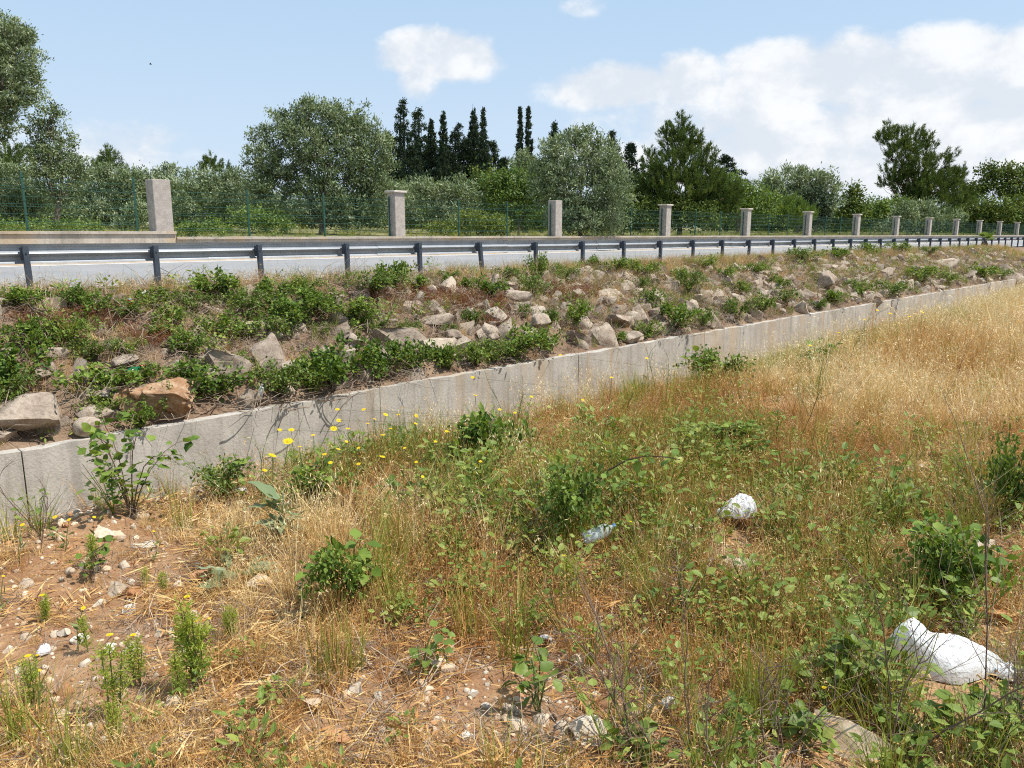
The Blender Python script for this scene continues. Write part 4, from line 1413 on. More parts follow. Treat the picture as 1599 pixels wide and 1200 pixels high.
def tuft_rust(k):
    g = Geo()
    tips = blades(g, 20, 0.06, 0.10, 0.30, 0.35, 0.0017, (0.3, 0.2), 0, 0.4)
    n = 6
    q = np.repeat(tips, n, 0) + rng.normal(size=(len(tips) * n, 3)) * np.array([.014, .014, .025]) - np.array([0, 0, .02])
    leaves(g, q, norm(rng.normal(size=(len(q), 3)) * .5 + np.array([0, 0, .8])), rand_dir(len(q)), 0.013, 0.003, np.clip(rng.normal(.35, .25, len(q)), 0, 1))
    return g.mesh('rust_tuft', M['straw'])


def litter(k):
    g = Geo()
    n = 70
    r = 0.16 * np.sqrt(rng.uniform(0, 1, n))
    a = rng.uniform(0, 2 * math.pi, n)
    c = np.stack([r * np.cos(a), r * np.sin(a), rng.uniform(0.002, 0.03, n)], -1)
    d_ = norm(rng.normal(size=(n, 3)) * np.array([1, 1, .18]))
    leaves(g, c - d_ * 0.04, d_, rand_dir(n), rng.uniform(.04, .14, n), rng.uniform(.003, .006, n), np.clip(rng.normal(.5, .3, n), 0, 1))
    return g.mesh('straw_litter', M['straw'])


def tuft_green(k):
    g = Geo()
    blades(g, 30, 0.05, 0.10, 0.30 + .05 * (k % 3), 0.4, 0.0023, (0.45, 0.25), 0, 0.6)
    return g.mesh('green_tuft', M['ggrass'])


def weed(k):
    g = Geo()
    n = 26 + 5 * (k % 3)
    h = 0.10 + 0.04 * (k % 4)
    r = rng.uniform(0.01, 0.09, n)
    a = rng.uniform(0, 2 * math.pi, n)
    c = np.stack([r * np.cos(a), r * np.sin(a), rng.uniform(0.01, h, n)], -1)
    ax = norm(np.stack([np.cos(a), np.sin(a), rng.uniform(-.2, .8, n)], -1) + rng.normal(size=(n, 3)) * .35)
    leaves(g, c, ax, norm(rand_dir(n) * .6 + np.array([0, 0, 1.0])), rng.uniform(.020, .046, n), rng.uniform(.014, .030, n), np.clip(rng.normal(.5, .25, n), 0, 1), 0, 0.08, True)
    for q in range(7):
        a_ = rng.uniform(0, 6.28)
        tube(g, [(0, 0, -.01), (.03 * math.cos(a_), .03 * math.sin(a_), h * .5), (.08 * math.cos(a_), .08 * math.sin(a_), h)], [.002, .0015, .001], 3, 0.3, 0, False)
    return g.mesh('weed', M['weed'])


def twigs(k):
    g = Geo()
    for q in range(16):
        a_ = rng.uniform(0, 6.28)
        c = rng.normal(size=3) * np.array([.16, .16, 0.0])
        L_ = rng.uniform(.15, .5)
        d_ = np.array([math.cos(a_), math.sin(a_), rng.uniform(-.15, .45)]) * L_
        mid = c + d_ * .5 + rng.normal(size=3) * .05 + np.array([0, 0, .05])
        tube(g, [c, mid, c + d_ + rng.normal(size=3) * .04], [.0045, .0035, .0015], 3, float(np.clip(rng.normal(.5, .25), 0, 1)), 0, False)
    blades(g, 26, 0.16, 0.05, 0.16, 1.2, 0.0022, (0.55, 0.25), 0, 0.8)
    return g.mesh('dead_twigs', M['twig'])


def redweed(k):
    g = Geo()
    tips = blades(g, 26, 0.09, 0.08, 0.24, 0.6, 0.0025, (0.5, 0.2), 0, 0.5)
    q = np.repeat(tips, 8, 0) + rng.normal(size=(len(tips) * 8, 3)) * .022
    leaves(g, q, rand_dir(len(q)), rand_dir(len(q)), .028, .011, np.clip(rng.normal(.5, .25, len(q)), 0, 1))
    return g.mesh('red_weed', M['redweed'])


proto('dry', [tuft_dry(k) for k in range(9)])
proto('oat', [tuft_oat(k) for k in range(5)])
proto('rust', [tuft_rust(k) for k in range(5)])
proto('litter', [litter(k) for k in range(5)])
proto('ggr', [tuft_green(k) for k in range(6)])
proto('weed', [weed(k) for k in range(7)])
proto('twigs', [twigs(k) for k in range(6)])
proto('redw', [redweed(k) for k in range(4)])
for nm, mk, sd in (('pebw', 'pebble', 1), ('pebb', 'brock', 2), ('pebo', 'ostone', 3)):
    proto(nm, [rock_mesh('pebble', 300 + sd * 31 + i, M[mk], 2, 6, .35, .06) for i in range(4)])


EXCL = []      # flattened or bare spots: x, y, radius


def field_points(n, rmin, rmax, power=1.0, margin=0.52, dlim=9.6):
    """points on the near field inside the view (plus a margin), density falling with distance"""
    n = int(n * 1.48)
    u = rng.uniform(0, 1, n)
    e = 2.0 - power
    r = (rmin ** e + u * (rmax ** e - rmin ** e)) ** (1 / e)
    half = math.atan(800 / FPX) + margin
    th = rng.uniform(-half, half, n)
    x, y = r * np.sin(th), r * np.cos(th)
    s, D = SD(x, y)
    ok = D < dlim
    for (ex, ey, er) in EXCL:
        ok &= (x - ex) ** 2 + (y - ey) ** 2 > er * er
    x, y, s, D, r = x[ok], y[ok], s[ok], D[ok], r[ok]
    z = z_ground(s, D)
    px, py, dz = project(np.stack([x, y, z], -1))
    return x, y, z, s, D, r, px, py


def blob(px, py, cx, cy, rx, ry):
    return np.exp(-(((px - cx) / rx) ** 2 + ((py - cy) / ry) ** 2))


def density_maps(x, y, px, py, D):
    nz = fbm(x * 1.3, y * 1.3, 51, 4)
    nz2 = fbm(x * 0.6 + 5, y * 0.6, 57, 3)
    bare = np.clip(0.95 * blob(px, py, 140, 960, 230, 150) + 0.9 * blob(px, py, 190, 850, 110, 45) + 1.05 * blob(px, py, 740, 1120, 340, 130) + 0.75 * blob(px, py, 100, 1090, 180, 90) + .6 * blob(px, py, 1300, 1150, 130, 60), 0, 1) + nz * 0.55
    bare = np.maximum(bare, 0.40 * sst(py, 930, 1060) * (1 - 0.5 * sst(px, 1050, 1350)) + nz * 0.7)
    bare = np.maximum(bare, 0.95 * (px < 330) * sst(D, 3.9, 4.4))
    bare = sst(bare, 0.22, 0.85)
    green = (0.9 * blob(px, py, 620, 720, 330, 85) + 0.75 * blob(px, py, 350, 760, 140, 60) + 0.9 * blob(px, py, 850, 790, 200, 110) + 0.9 * blob(px, py, 1150, 690, 220, 45) + 0.8 * blob(px, py, 1450, 800, 260, 70) + 0.7 * blob(px, py, 1590, 760, 90, 80)
             + 0.6 * blob(px, py, 560, 900, 110, 80) + 0.9 * blob(px, py, 1420, 1130, 260, 70) + 0.8 * blob(px, py, 1130, 590, 170, 45) + 0.8 * blob(px, py, 1400, 500, 150, 28) + 0.55 * blob(px, py, 30, 870, 90, 60) + 0.35 * blob(px, py, 1300, 900, 130, 90))
    edge = sst(D, 3.4, 4.4) * 0.55
    green = np.clip(np.maximum(green, edge) * (0.75 + 0.5 * nz2) + nz2 * 0.8 + nz * 0.6 + 0.06, 0, 1)
    rust = np.clip(0.95 * blob(px, py, 1040, 760, 190, 80) + 0.8 * blob(px, py, 1180, 880, 200, 120) + 0.6 * blob(px, py, 700, 900, 150, 100) + 0.5 * blob(px, py, 1500, 640, 160, 60) + 0.7 * blob(px, py, 900, 960, 250, 90) + nz2 * 0.8 + .08, 0, 1)
    pale = np.clip(0.9 * sst(px, 1050, 1450) * sst(760 - py, 0, 150) + 0.35 * blob(px, py, 480, 950, 150, 120) + nz * 0.4, 0, 1)
    return bare, green, rust, pale


for (ex, ey, ew) in [(q[0], q[1] + q[3] * .3, q[2]) for q in stones] + [(1478, 1045, 150), (1148, 822, 50), (935, 872, 40), (1150, 848, 44), (938, 893, 34)]:
    ep, ez = hit(ex, ey)
    er = ew * ez / FPX * .5
    eh = ep[:2] / np.linalg.norm(ep[:2])
    EXCL.append((ep[0], ep[1], er))
    for q_ in (1, 2):
        EXCL.append((ep[0] - eh[0] * (er * .6 + .05) * q_, ep[1] - eh[1] * (er * .6 + .05) * q_, er * (1 - .12 * q_) + .01))
# straw litter carpet
x, y, z, s, D, r, px, py = field_points(15000, 1.0, 60, 1.15)
bare, green, rust, pale = density_maps(x, y, px, py, D)
keep = rng.uniform(0, 1, len(x)) > bare * 0.85
t = np.clip(0.45 + 0.3 * pale - 0.32 * rust + rng.normal(0, .12, len(x)), 0, 1)
scatter('straw_litter', 'litter', np.stack([x, y, z], -1)[keep], rng.uniform(0, 6.28, keep.sum()), 0.08, (rng.uniform(.7, 1.3, len(x)) * (1 + r * 0.02))[keep], t[keep])
# dry grass tufts
x, y, z, s, D, r, px, py = field_points(42000, 1.0, 70, 1.1)
bare, green, rust, pale = density_maps(x, y, px, py, D)
keep = (rng.uniform(0, 1, len(x)) > bare * 0.86) & (rng.uniform(0, 1, len(x)) > green * 0.55) & (rng.uniform(0, 1, len(x)) > rust * 0.4)
t = np.clip(0.52 + 0.34 * pale - 0.30 * rust + 0.5 * fbm(x * 2, y * 2, 61, 3) + 0.85 * fbm(x * .55, y * .55, 63, 3) + rng.normal(0, .16, len(x)), 0, 1)
sc = rng.uniform(.55, 1.25, len(x)) * (1 + 0.35 * pale) * (1 - 0.45 * bare) * (1 - 0.35 * sst(py, 850, 1050)) * (1 + 0.6 * sst(r, 4, 16))
scatter('dry_grass', 'dry', np.stack([x, y, z], -1)[keep], rng.uniform(0, 6.28, keep.sum()), 0.16, sc[keep], t[keep])
# rust coloured seed stalks
x, y, z, s, D, r, px, py = field_points(16000, 1.0, 45, 1.1)
bare, green, rust, pale = density_maps(x, y, px, py, D)
keep = (rng.uniform(0, 1, len(x)) < rust * 0.9 + 0.06) & (rng.uniform(0, 1, len(x)) > bare * 0.9)
t = np.clip(rng.normal(0.34, .14, len(x)), 0, 1)
scatter('rust_weeds', 'rust', np.stack([x, y, z], -1)[keep], rng.uniform(0, 6.28, keep.sum()), 0.12, rng.uniform(.6, 1.3, keep.sum()), t[keep])
# pale wild oats
x, y, z, s, D, r, px, py = field_points(13000, 1.6, 75, 0.9)
bare, green, rust, pale = density_maps(x, y, px, py, D)
keep = (rng.uniform(0, 1, len(x)) < 0.04 + 0.6 * pale + 0.35 * sst(D, 3.6, 4.4) * sst(px, 500, 900)) & (rng.uniform(0, 1, len(x)) > bare) & (r > 3.2)
t = np.clip(rng.normal(0.82, .12, len(x)) - .25 * rust, 0, 1)
scatter('wild_oats', 'oat', np.stack([x, y, z], -1)[keep], rng.uniform(0, 6.28, keep.sum()), 0.12, (rng.uniform(.6, 1.1, len(x)))[keep], t[keep])
# green grass
x, y, z, s, D, r, px, py = field_points(46000, 1.0, 60, 1.1)
bare, green, rust, pale = density_maps(x, y, px, py, D)
keep = (rng.uniform(0, 1, len(x)) < green * 0.29 + 0.02) & (rng.uniform(0, 1, len(x)) > bare * 0.8)
t = np.clip(0.5 + rng.normal(0, .2, len(x)) + 0.2 * pale, 0, 1)
scatter('green_grass', 'ggr', np.stack([x, y, z], -1)[keep], rng.uniform(0, 6.28, keep.sum()), 0.12, (rng.uniform(.6, 1.35, len(x)))[keep], t[keep])
# small leafy weeds
x, y, z, s, D, r, px, py = field_points(30000, 1.0, 45, 1.15)
bare, green, rust, pale = density_maps(x, y, px, py, D)
keep = (rng.uniform(0, 1, len(x)) < (green ** 1.5) * 0.32 + 0.045 + 0.10 * blob(px, py, 1450, 1150, 300, 120)) & (rng.uniform(0, 1, len(x)) > bare * 0.75)
scatter('small_weeds', 'weed', np.stack([x, y, z], -1)[keep], rng.uniform(0, 6.28, keep.sum()), 0.15, (rng.uniform(.55, 1.2, len(x)) * (1 + 0.4 * green))[keep], np.clip(rng.normal(.5, .25, keep.sum()), 0, 1))
# gravel
for nm, cn, num in (('pale_gravel', 'pebw', 10000), ('buff_gravel', 'pebb', 13000), ('red_gravel', 'pebo', 9500)):
    x, y, z, s, D, r, px, py = field_points(num, 1.0, 14, 1.3)
    bare, green, rust, pale = density_maps(x, y, px, py, D)
    keep = rng.uniform(0, 1, len(x)) < bare * 0.95 + 0.16
    sc = np.exp(rng.normal(-4.95, 0.6, len(x)))
    scatter(nm, cn, np.stack([x, y, z], -1)[keep], rng.uniform(0, 6.28, keep.sum()), 0.5, np.minimum(sc, .03)[keep], rng.uniform(0, 1, keep.sum()))
# broken dead stalks lying in the field
x, y, z, s, D, r, px, py = field_points(5200, 1.0, 24, 1.25)
bare, green, rust, pale = density_maps(x, y, px, py, D)
keep = rng.uniform(0, 1, len(x)) > bare * .8
scatter('dead_stalk_litter', 'twigs', np.stack([x, y, z], -1)[keep], rng.uniform(0, 6.28, keep.sum()), .2, rng.uniform(.22, .5, keep.sum()), np.clip(rng.normal(.6, .25, keep.sum()), 0, 1))
# ditch floor grass
n = 3000
s = rng.uniform(-10, 45, n)
D = rng.uniform(7.0, D_WALL - .1, n)
x, y = W(s, D)
scatter('ditch_grass', 'ggr', np.stack([x, y, z_ground(s, D)], -1), rng.uniform(0, 6.28, n), .15, rng.uniform(.8, 1.8, n), rng.uniform(.2, 1, n))
# dead stems, straw and red weeds on the embankment
n = 4300
s = rng.uniform(-11, 62, n)
D = rng.uniform(D_WALL + 0.25, 14.3, n)
x, y = W(s, D)
z = z_bank(s, D)
scatter('dead_stems', 'twigs', np.stack([x, y, z], -1), rng.uniform(0, 6.28, n), .25, rng.uniform(.5, 1.25, n), np.clip(rng.normal(.5, .2, n), 0, 1))
n = 9000
s = rng.uniform(-11, 66, n)
D = D_WALL + 0.2 + 4.0 * rng.uniform(0, 1, n) ** 0.6
x, y = W(s, D)
z = z_bank(s, D)
far = sst(s, 6, 26)
keep = rng.uniform(0, 1, n) < 0.22 + 0.38 * far + 0.4 * sst(D, 13, 14)
scatter('bank_grass', 'dry', np.stack([x, y, z], -1)[keep], rng.uniform(0, 6.28, keep.sum()), .25, rng.uniform(.8, 1.7, keep.sum()), np.clip(rng.normal(.62, .2, keep.sum()), 0, 1))
n = 7000
s = rng.uniform(-11, 66, n)
D = D_WALL + 0.2 + 4.1 * rng.uniform(0, 1, n) ** 0.8
x, y = W(s, D)
z = z_bank(s, D)
far = sst(s, 4, 26)
keep = rng.uniform(0, 1, n) < 0.12 + 0.85 * far * sst(fbm(x * .6, y * .6, 66, 3), -.2, .35) + 0.25 * sst(D, 13.2, 14.2)
scatter('bank_green_grass', 'ggr', np.stack([x, y, z], -1)[keep], rng.uniform(0, 6.28, keep.sum()), .25, rng.uniform(.7, 1.5, keep.sum()), np.clip(rng.normal(.45, .2, keep.sum()), 0, 1))
n = 2600
s = rng.uniform(-11, 60, n)
D = D_WALL + 0.25 + 3.8 * rng.uniform(0, 1, n)
x, y = W(s, D)
keep = rng.uniform(0, 1, n) < .30 + .9 * fbm(x * .8, y * .8, 99, 3)
scatter('bank_weeds', 'weed', np.stack([x, y, z_bank(s, D)], -1)[keep], rng.uniform(0, 6.28, keep.sum()), .3, rng.uniform(1.1, 2.4, keep.sum()), rng.uniform(.1, 1, keep.sum()))
n = 5200
s = 9 + 52 * rng.uniform(0, 1, n) ** .9
D = D_CREST - rng.uniform(-.5, 1.3, n)
x, y = W(s, D)
keep = rng.uniform(0, 1, n) < sst(s, 9, 20)
scatter('crest_oats', 'oat', np.stack([x, y, z_ground(s, D)], -1)[keep], rng.uniform(0, 6.28, keep.sum()), .12, rng.uniform(.6, 1.15, keep.sum()) * (1 + .15 * sst(s[keep], 15, 40)), np.clip(rng.normal(.85, .15, keep.sum()), 0, 1))
n = 4200
s = 6 + 40 * rng.uniform(0, 1, n)
D = D_CREST - rng.uniform(-.6, .9, n)
x, y = W(s, D)
keep = rng.uniform(0, 1, n) < .3 + .5 * sst(s, 6, 16)
scatter('crest_grass', 'ggr', np.stack([x, y, z_ground(s, D)], -1)[keep], rng.uniform(0, 6.28, keep.sum()), .12, rng.uniform(.8, 1.4, keep.sum()), np.clip(rng.normal(.6, .2, keep.sum()), 0, 1))
pts = []
for (cx, cy, rx, ry, n) in [(235, 528, 55, 16, 90), (150, 505, 40, 14, 50), (60, 515, 50, 18, 50), (885, 466, 34, 14, 90), (690, 470, 60, 18, 110), (640, 465, 40, 14, 60), (760, 480, 50, 18, 80), (860, 455, 26, 12, 40), (950, 540, 20, 8, 20), (770, 510, 30, 14, 40), (1245, 490, 30, 8, 30), (920, 458, 20, 10, 30), (590, 470, 40, 14, 40)]:
    for _ in range(int(n * .45)):
        p, zc = hit(cx + rng.normal() * rx * .5, cy + rng.normal() * ry * .5, 8, 40)
        s_, D_ = SD(p[0], p[1])
        if D_ > D_WALL + .3:
            pts.append(p)
pts = np.array(pts)
scatter('red_weeds', 'redw', pts, rng.uniform(0, 6.28, len(pts)), .2, rng.uniform(.5, 1.05, len(pts)), rng.uniform(.1, .9, len(pts)))
# small rubble packed between the rocks
proto('rub', [rock_mesh('rubble', 700 + 13 * i, M['rock'], 2 if i > 2 else 3, 10, .48, .10) for i in range(7)])
n = 5200
s = rng.uniform(-11, 62, n)
D = D_WALL + 0.3 + 3.1 * rng.uniform(0, 1, n)
x, y = W(s, D)
z = z_bank(s, D)
pat = fbm(x * .7, y * .7, 95, 3)
keep = rng.uniform(0, 1, n) < 0.35 + 1.0 * pat + 0.3 * sst(s, 3, 14)
scatter('rubble', 'rub', np.stack([x, y, z - .01], -1)[keep], rng.uniform(0, 6.28, keep.sum()), .5, np.exp(rng.normal(-2.35, .5, n)).clip(.03, .24)[keep], rng.uniform(0, 1, keep.sum()))
# grass beyond the fence
n = 5000
s = rng.uniform(-25, 120, n)
D = D_FENCE + 0.4 + 16 * rng.uniform(0, 1, n) ** 1.3
x, y = W(s, D)
scatter('orchard_grass', 'ggr', np.stack([x, y, z_far(s, D)], -1), rng.uniform(0, 6.28, n), .15, rng.uniform(.6, 1.4, n), np.clip(rng.normal(.55, .3, n), 0, 1))

# ------------------------------------------------------------------ brambles on the embankment (things)


def bramble_meshes(k, leaf=0.060, n=860, cage=1.0):
    """dome of leaves on arching canes, unit radius ~0.4 m"""
    g = Geo()
    c = Geo()
    q, ax, nn = [], [], []
    canes = 13
    for i in range(canes):
        a_ = rng.uniform(0, 6.28)
        L_ = rng.uniform(.25, .52)
        h = rng.uniform(.18, .42)
        t = np.linspace(0, 1, 7)
        pts = np.stack([np.cos(a_) * L_ * t, np.sin(a_) * L_ * t, h * np.sin(t * 2.3) + .02], -1) + rng.normal(size=(7, 3)) * .012
        tube(c, pts, np.linspace(.005, .002, 7), 4, float(rng.uniform(.1, .9)), 0, False)
        m = n // canes
        tt = rng.uniform(.12, 1.03, m)
        P = np.stack([np.interp(tt, t, pts[:, j]) for j in range(3)], -1)
        d_ = norm(rng.normal(size=(m, 3)) * .7 + np.array([math.cos(a_) * .4, math.sin(a_) * .4, .25]))
        q.append(P + rng.normal(size=(m, 3)) * .035)
        ax.append(d_)
        nn.append(norm(rand_dir(m) * .55 + np.array([0, 0, 1.0])))
    q, ax, nn = map(np.concatenate, (q, ax, nn))
    q[:, 2] = np.maximum(q[:, 2], .01)
    m = len(q)
    leaves(g, q, ax, nn, leaf * rng.uniform(.6, 1.35, m), leaf * .72 * rng.uniform(.7, 1.2, m), np.clip(rng.normal(.45, .23, m), 0, 1), 0, 0.1, True)
    return g.mesh('foliage', M['weed' if k % 4 == 1 else 'bramble']), c.mesh('canes', M['cane'])


BR = [bramble_meshes(k, (.060, .046, .066, .052)[k % 4], (760, 1100, 620, 900)[k % 4]) for k in range(12)]
br = [(25, 590, 90, 70), (15, 625, 60, 60), (50, 475, 60, 36), (100, 470, 56, 36), (140, 480, 56, 36), (190, 490, 50, 32), (240, 475, 50, 34), (275, 503, 55, 36), (335, 452, 80, 44), (300, 478, 50, 36), (20, 465, 50, 26), (75, 540, 80, 44), (112, 522, 56, 36), (150, 552, 56, 36), (165, 610, 84, 64), (168, 640, 50, 40), (330, 606, 100, 60), (270, 645, 56, 50), (250, 524, 40, 26), (300, 545, 56, 40), (345, 515, 60, 40), (385, 478, 60, 40), (430, 462, 60, 40), (420, 500, 80, 46), (470, 490, 70, 46), (450, 520, 70, 40), (390, 520, 50, 34), (505, 478, 56, 40), (545, 490, 60, 34), (580, 450, 70, 36), (615, 445, 46, 46), (560, 505, 50, 26), (545, 595, 90, 76), (440, 612, 76, 56), (485, 605, 70, 50), (615, 590, 90, 62), (665, 590, 66, 52), (592, 520, 34, 26), (720, 580, 46, 42), (760, 572, 60, 38), (820, 560, 84, 48), (790, 566, 54, 36), (870, 552, 50, 36), (840, 428, 36, 40), (765, 455, 54, 34), (830, 455, 50, 38), (898, 498, 46, 42), (855, 505, 34, 30), (1020, 470, 36, 26), (1075, 450, 40, 38), (1060, 432, 30, 20), (1005, 424, 56, 22), (960, 420, 44, 22), (1105, 508, 36, 32), (1065, 512, 64, 40), (1150, 492, 46, 32), (1190, 480, 40, 32), (1220, 468, 50, 26), (1218, 448, 34, 26), (1180, 425, 44, 20), (1030, 540, 44, 26), (790, 435, 40, 24), (735, 448, 40, 24), (880, 432, 40, 28), (920, 415, 30, 20), (700, 440, 40, 24), (650, 450, 44, 26), (480, 452, 44, 26), (1100, 415, 44, 18), (1250, 404, 50, 16), (1300, 400, 44, 18), (1360, 395, 44, 18), (1400, 392, 40, 16), (1450, 396, 26, 14), (1305, 470, 46, 24), (1280, 480, 26, 18), (1340, 455, 46, 22), (1395, 460, 56, 22), (1440, 435, 50, 24), (1480, 440, 40, 20), (1530, 430, 50, 24), (1570, 445, 40, 18), (225, 690, 44, 40), (740, 500, 40, 24), (820, 490, 24, 20), (700, 520, 30, 20), (980, 555, 30, 18), (200, 545, 40, 26), (40, 520, 50, 34), (500, 520, 34, 22), (-40, 560, 90, 60), (-60, 620, 90, 60), (-50, 480, 80, 40), (640, 520, 40, 30), (220, 590, 50, 36), (370, 570, 40, 30), (690, 560, 40, 30), (1000, 450, 34, 24), (1130, 430, 34, 20), (1160, 455, 34, 24)]
spec = []
for (px, py, w_, h_) in br:
    p, z = hit(px, py + h_ * 0.30, 6, 90)
    s_, D_ = SD(p[0], p[1])
    D_ = max(D_, D_WALL + (0.06 if (py > 680 and px > 0) else 0.30))
    D_ = min(D_, 14.2)
    x, y = W(s_, D_)
    spec.append((px, py, w_ * z / FPX, h_ * z / FPX, np.array([x, y, max(Z_WTOP, float(z_bank(s_, D_)))])))
labs = bank_labels([(q[0], q[1], q[2], 'green', q[4]) for q in spec], 'bramble', '')
for i, q in enumerate(spec):
    a = q[2] / 0.82
    r = empty('bramble', q[4] - np.array([0, 0, .03]), labs[i], 'bramble', 'brambles on the embankment', rng.uniform(0, 6.28))
    a *= 1.24 if q[0] < 640 else 1.06
    r.scale = (a, a, max(q[3] / 0.42 * 1.0, a * .8))
    fm, cm = BR[i % 12]
    obj('foliage', fm, r)
    obj('canes', cm, r)

# dwarf palm by the guard rail
p, z = hit(1536, 388, 20, 120)
r = empty('dwarf_palm', (p[0], p[1], p[2]), 'small dwarf palm with bright green fan leaves beside the far guard rail', 'palm')
g = Geo()
tube(g, [(0, 0, -.1), (0.03, 0, .25), (0, 0, .45)], [.16, .18, .12], 7)
obj('trunk', g.mesh('trunk', M['pbark']), r)
for k in range(16):
    g = Geo()
    a_ = k / 16 * 6.28 + rng.uniform(-.2, .2)
    el = rng.uniform(.1, 1.2)
    d_ = np.array([math.cos(a_) * math.cos(el), math.sin(a_) * math.cos(el), math.sin(el)])
    b = np.array([0, 0, .42])
    tube(g, [b, b + d_ * .35], [.008, .006], 4)
    n = 12
    sd = norm(np.cross(d_, [0, 0, 1.0]))
    fan = np.linspace(-1.1, 1.1, n)
    ax = np.cos(fan)[:, None] * d_ + np.sin(fan)[:, None] * sd
    leaves(g, np.repeat((b + d_ * .35)[None], n, 0), ax, np.repeat(np.cross(d_, sd)[None], n, 0), .36, .05, rng.uniform(.3, .9, n))
    obj('frond', g.mesh('frond', M['green']), r)
r.scale = (1.25, 1.25, 1.1)

# ------------------------------------------------------------------ foreground plants with single leaves


def leaf_part(mat, L=1.0, Wd=0.75, fold=0.10, wav=0.04):
    """one toothed leaf along +X, unit length"""
    g = Geo()
    n = 7
    t = np.linspace(0, 1, n)
    w_ = Wd * 0.5 * np.sin(np.clip(t, 0.02, 1) ** 0.75 * math.pi) ** 0.8
    w_[0], w_[-1] = 0.02, 0.0
    w_ = w_ * (1 + 0.10 * (-1) ** np.arange(n))
    z = -0.25 * t ** 2 + 0.12 * t
    lft = np.stack([t, w_, z + fold * w_ * 2 + rng.normal(size=n) * wav], -1)
    mid = np.stack([t, 0 * t, z], -1)
    rgt = np.stack([t, -w_, z + fold * w_ * 2 + rng.normal(size=n) * wav], -1)
    v = np.concatenate([lft, mid, rgt])
    f = [[i, n + i, n + i + 1, i + 1] for i in range(n - 1)] + [[n + i, 2 * n + i, 2 * n + i + 1, n + i + 1] for i in range(n - 1)]
    g.add(v * L, f, float(rng.uniform(.2, .85)))
    return g.mesh('leaf', M[mat], True)


LEAF = {m: [leaf_part(m) for _ in range(7)] for m in ('bramble', 'weed')}
LEAF['mullein'] = [leaf_part('mullein', 1.0, 0.36, 0.12, 0.05) for _ in range(6)]


def orient(d_, up):
    d_ = norm(d_)
    s_ = norm(np.cross(up, d_))
    u_ = np.cross(d_, s_)
    return Matrix(((d_[0], s_[0], u_[0]), (d_[1], s_[1], u_[1]), (d_[2], s_[2], u_[2]))).to_euler()


def leafy_plant(name, label, cat_, px, py, wpx, hpx, nstem, nleaf, lsize, mat='bramble', up=0.6, group=None, stem='cane', dense=0, seed=None):
    """a weed with single leaves: px, py = foot of the plant in the photograph"""
    p, z = hit(px, py)
    w_, h_ = wpx * z / FPX, hpx * z / FPX
    root = empty(name, p - np.array([0, 0, .01]), label, cat_, group)
    c = Geo()
    k = 0
    for i in range(nstem):
        a_ = rng.uniform(0, 6.28)
        L_ = w_ * 0.5 * rng.uniform(.3, 1.0)
        hh_ = h_ * rng.uniform(.55, 1.0)
        t = np.linspace(0, 1, 6)
        bend = rng.uniform(1.5, 2.3)
        pts = np.stack([math.cos(a_) * L_ * t ** 1.2, math.sin(a_) * L_ * t ** 1.2, hh_ * (np.sin(t * bend) / math.sin(min(bend, 1.57)))], -1) + rng.normal(size=(6, 3)) * .006
        tube(c, pts, np.linspace(.0035, .0013, 6), 4, float(rng.uniform(.2, .9)), 0, False)
        m = nleaf // nstem
        for j in range(m):
            tt = 0.18 + 0.82 * (j + rng.uniform(0, 1)) / m
            P = np.array([np.interp(tt, t, pts[:, q]) for q in range(3)])
            d_ = norm(rng.normal(size=3) * np.array([1, 1, .45]) + np.array([math.cos(a_) * .35, math.sin(a_) * .35, .1]))
            u_ = norm(rng.normal(size=3) * .45 + np.array([0, 0, 1.0]))
            pet = P + d_ * lsize * .4
            tube(c, [P, pet], [.0011, .0009], 3, .8, 0, False)
            o = obj('leaf', LEAF[mat][k % 7], root, loc=pet, rot=orient(d_, u_))
            sc_ = lsize * rng.uniform(.65, 1.25)
            o.scale = (sc_, sc_, sc_)
            k += 1
    obj('stem', c.mesh('stem', M[stem]), root)
    if dense:
        fm, cm = BR[dense % 8]
        o = obj('inner_foliage', fm, root)
        o.scale = (w_ / .95, w_ / .95, h_ / .48)
    return root


fg = 'leafy bramble sprouts in the field'
leafy_plant('bramble', 'darkest broad bramble bush behind the big white bag at right', 'bramble', 1478, 945, 170, 150, 9, 110, .062, dense=3)
leafy_plant('bramble', 'bramble at the right edge above the big dark bush', 'bramble', 1580, 820, 110, 150, 7, 60, .055, dense=5)
leafy_plant('bramble', 'dark bramble in the middle, at the root of the long arching cane', 'bramble', 885, 850, 150, 130, 8, 80, .05, dense=1)
leafy_plant('bramble', 'dark leafy bramble by the crest in front of the wall, centre', 'bramble', 762, 735, 130, 110, 7, 60, .06, dense=2)
leafy_plant('bramble', 'mid-sized bramble sprout left of centre above the straw', 'bramble', 545, 950, 140, 120, 7, 64, .055, dense=4)
leafy_plant('leafy_sprig', 'small light green leafy sprig in the bare soil', 'weed', 660, 1055, 76, 80, 4, 22, .042, 'weed', stem='stem')
leafy_plant('leafy_sprig', 'green sprig with round leaves left of the rounded white stone', 'weed', 840, 1120, 110, 110, 5, 34, .048, 'weed', stem='stem')
leafy_plant('leafy_sprig', 'upright sprig of yellow-green leaves left of the big white bag', 'weed', 1315, 1090, 90, 130, 3, 30, .05, 'weed')
leafy_plant('bramble', 'low bramble strip in the rusty grass right of centre', 'bramble', 1130, 725, 190, 60, 7, 56, .06, dense=6)
leafy_plant('bramble', 'small bramble left of the crumpled small white bag', 'bramble', 1085, 870, 110, 70, 6, 40, .05)
leafy_plant('bramble', 'bramble hanging over the crest onto the concrete wall at left', 'bramble', 205, 805, 230, 150, 9, 140, .058, stem='cane')
leafy_plant('bramble', 'green bramble clump beside the wall under the middle of the bank', 'bramble', 1120, 600, 120, 56, 7, 50, .075, dense=7)
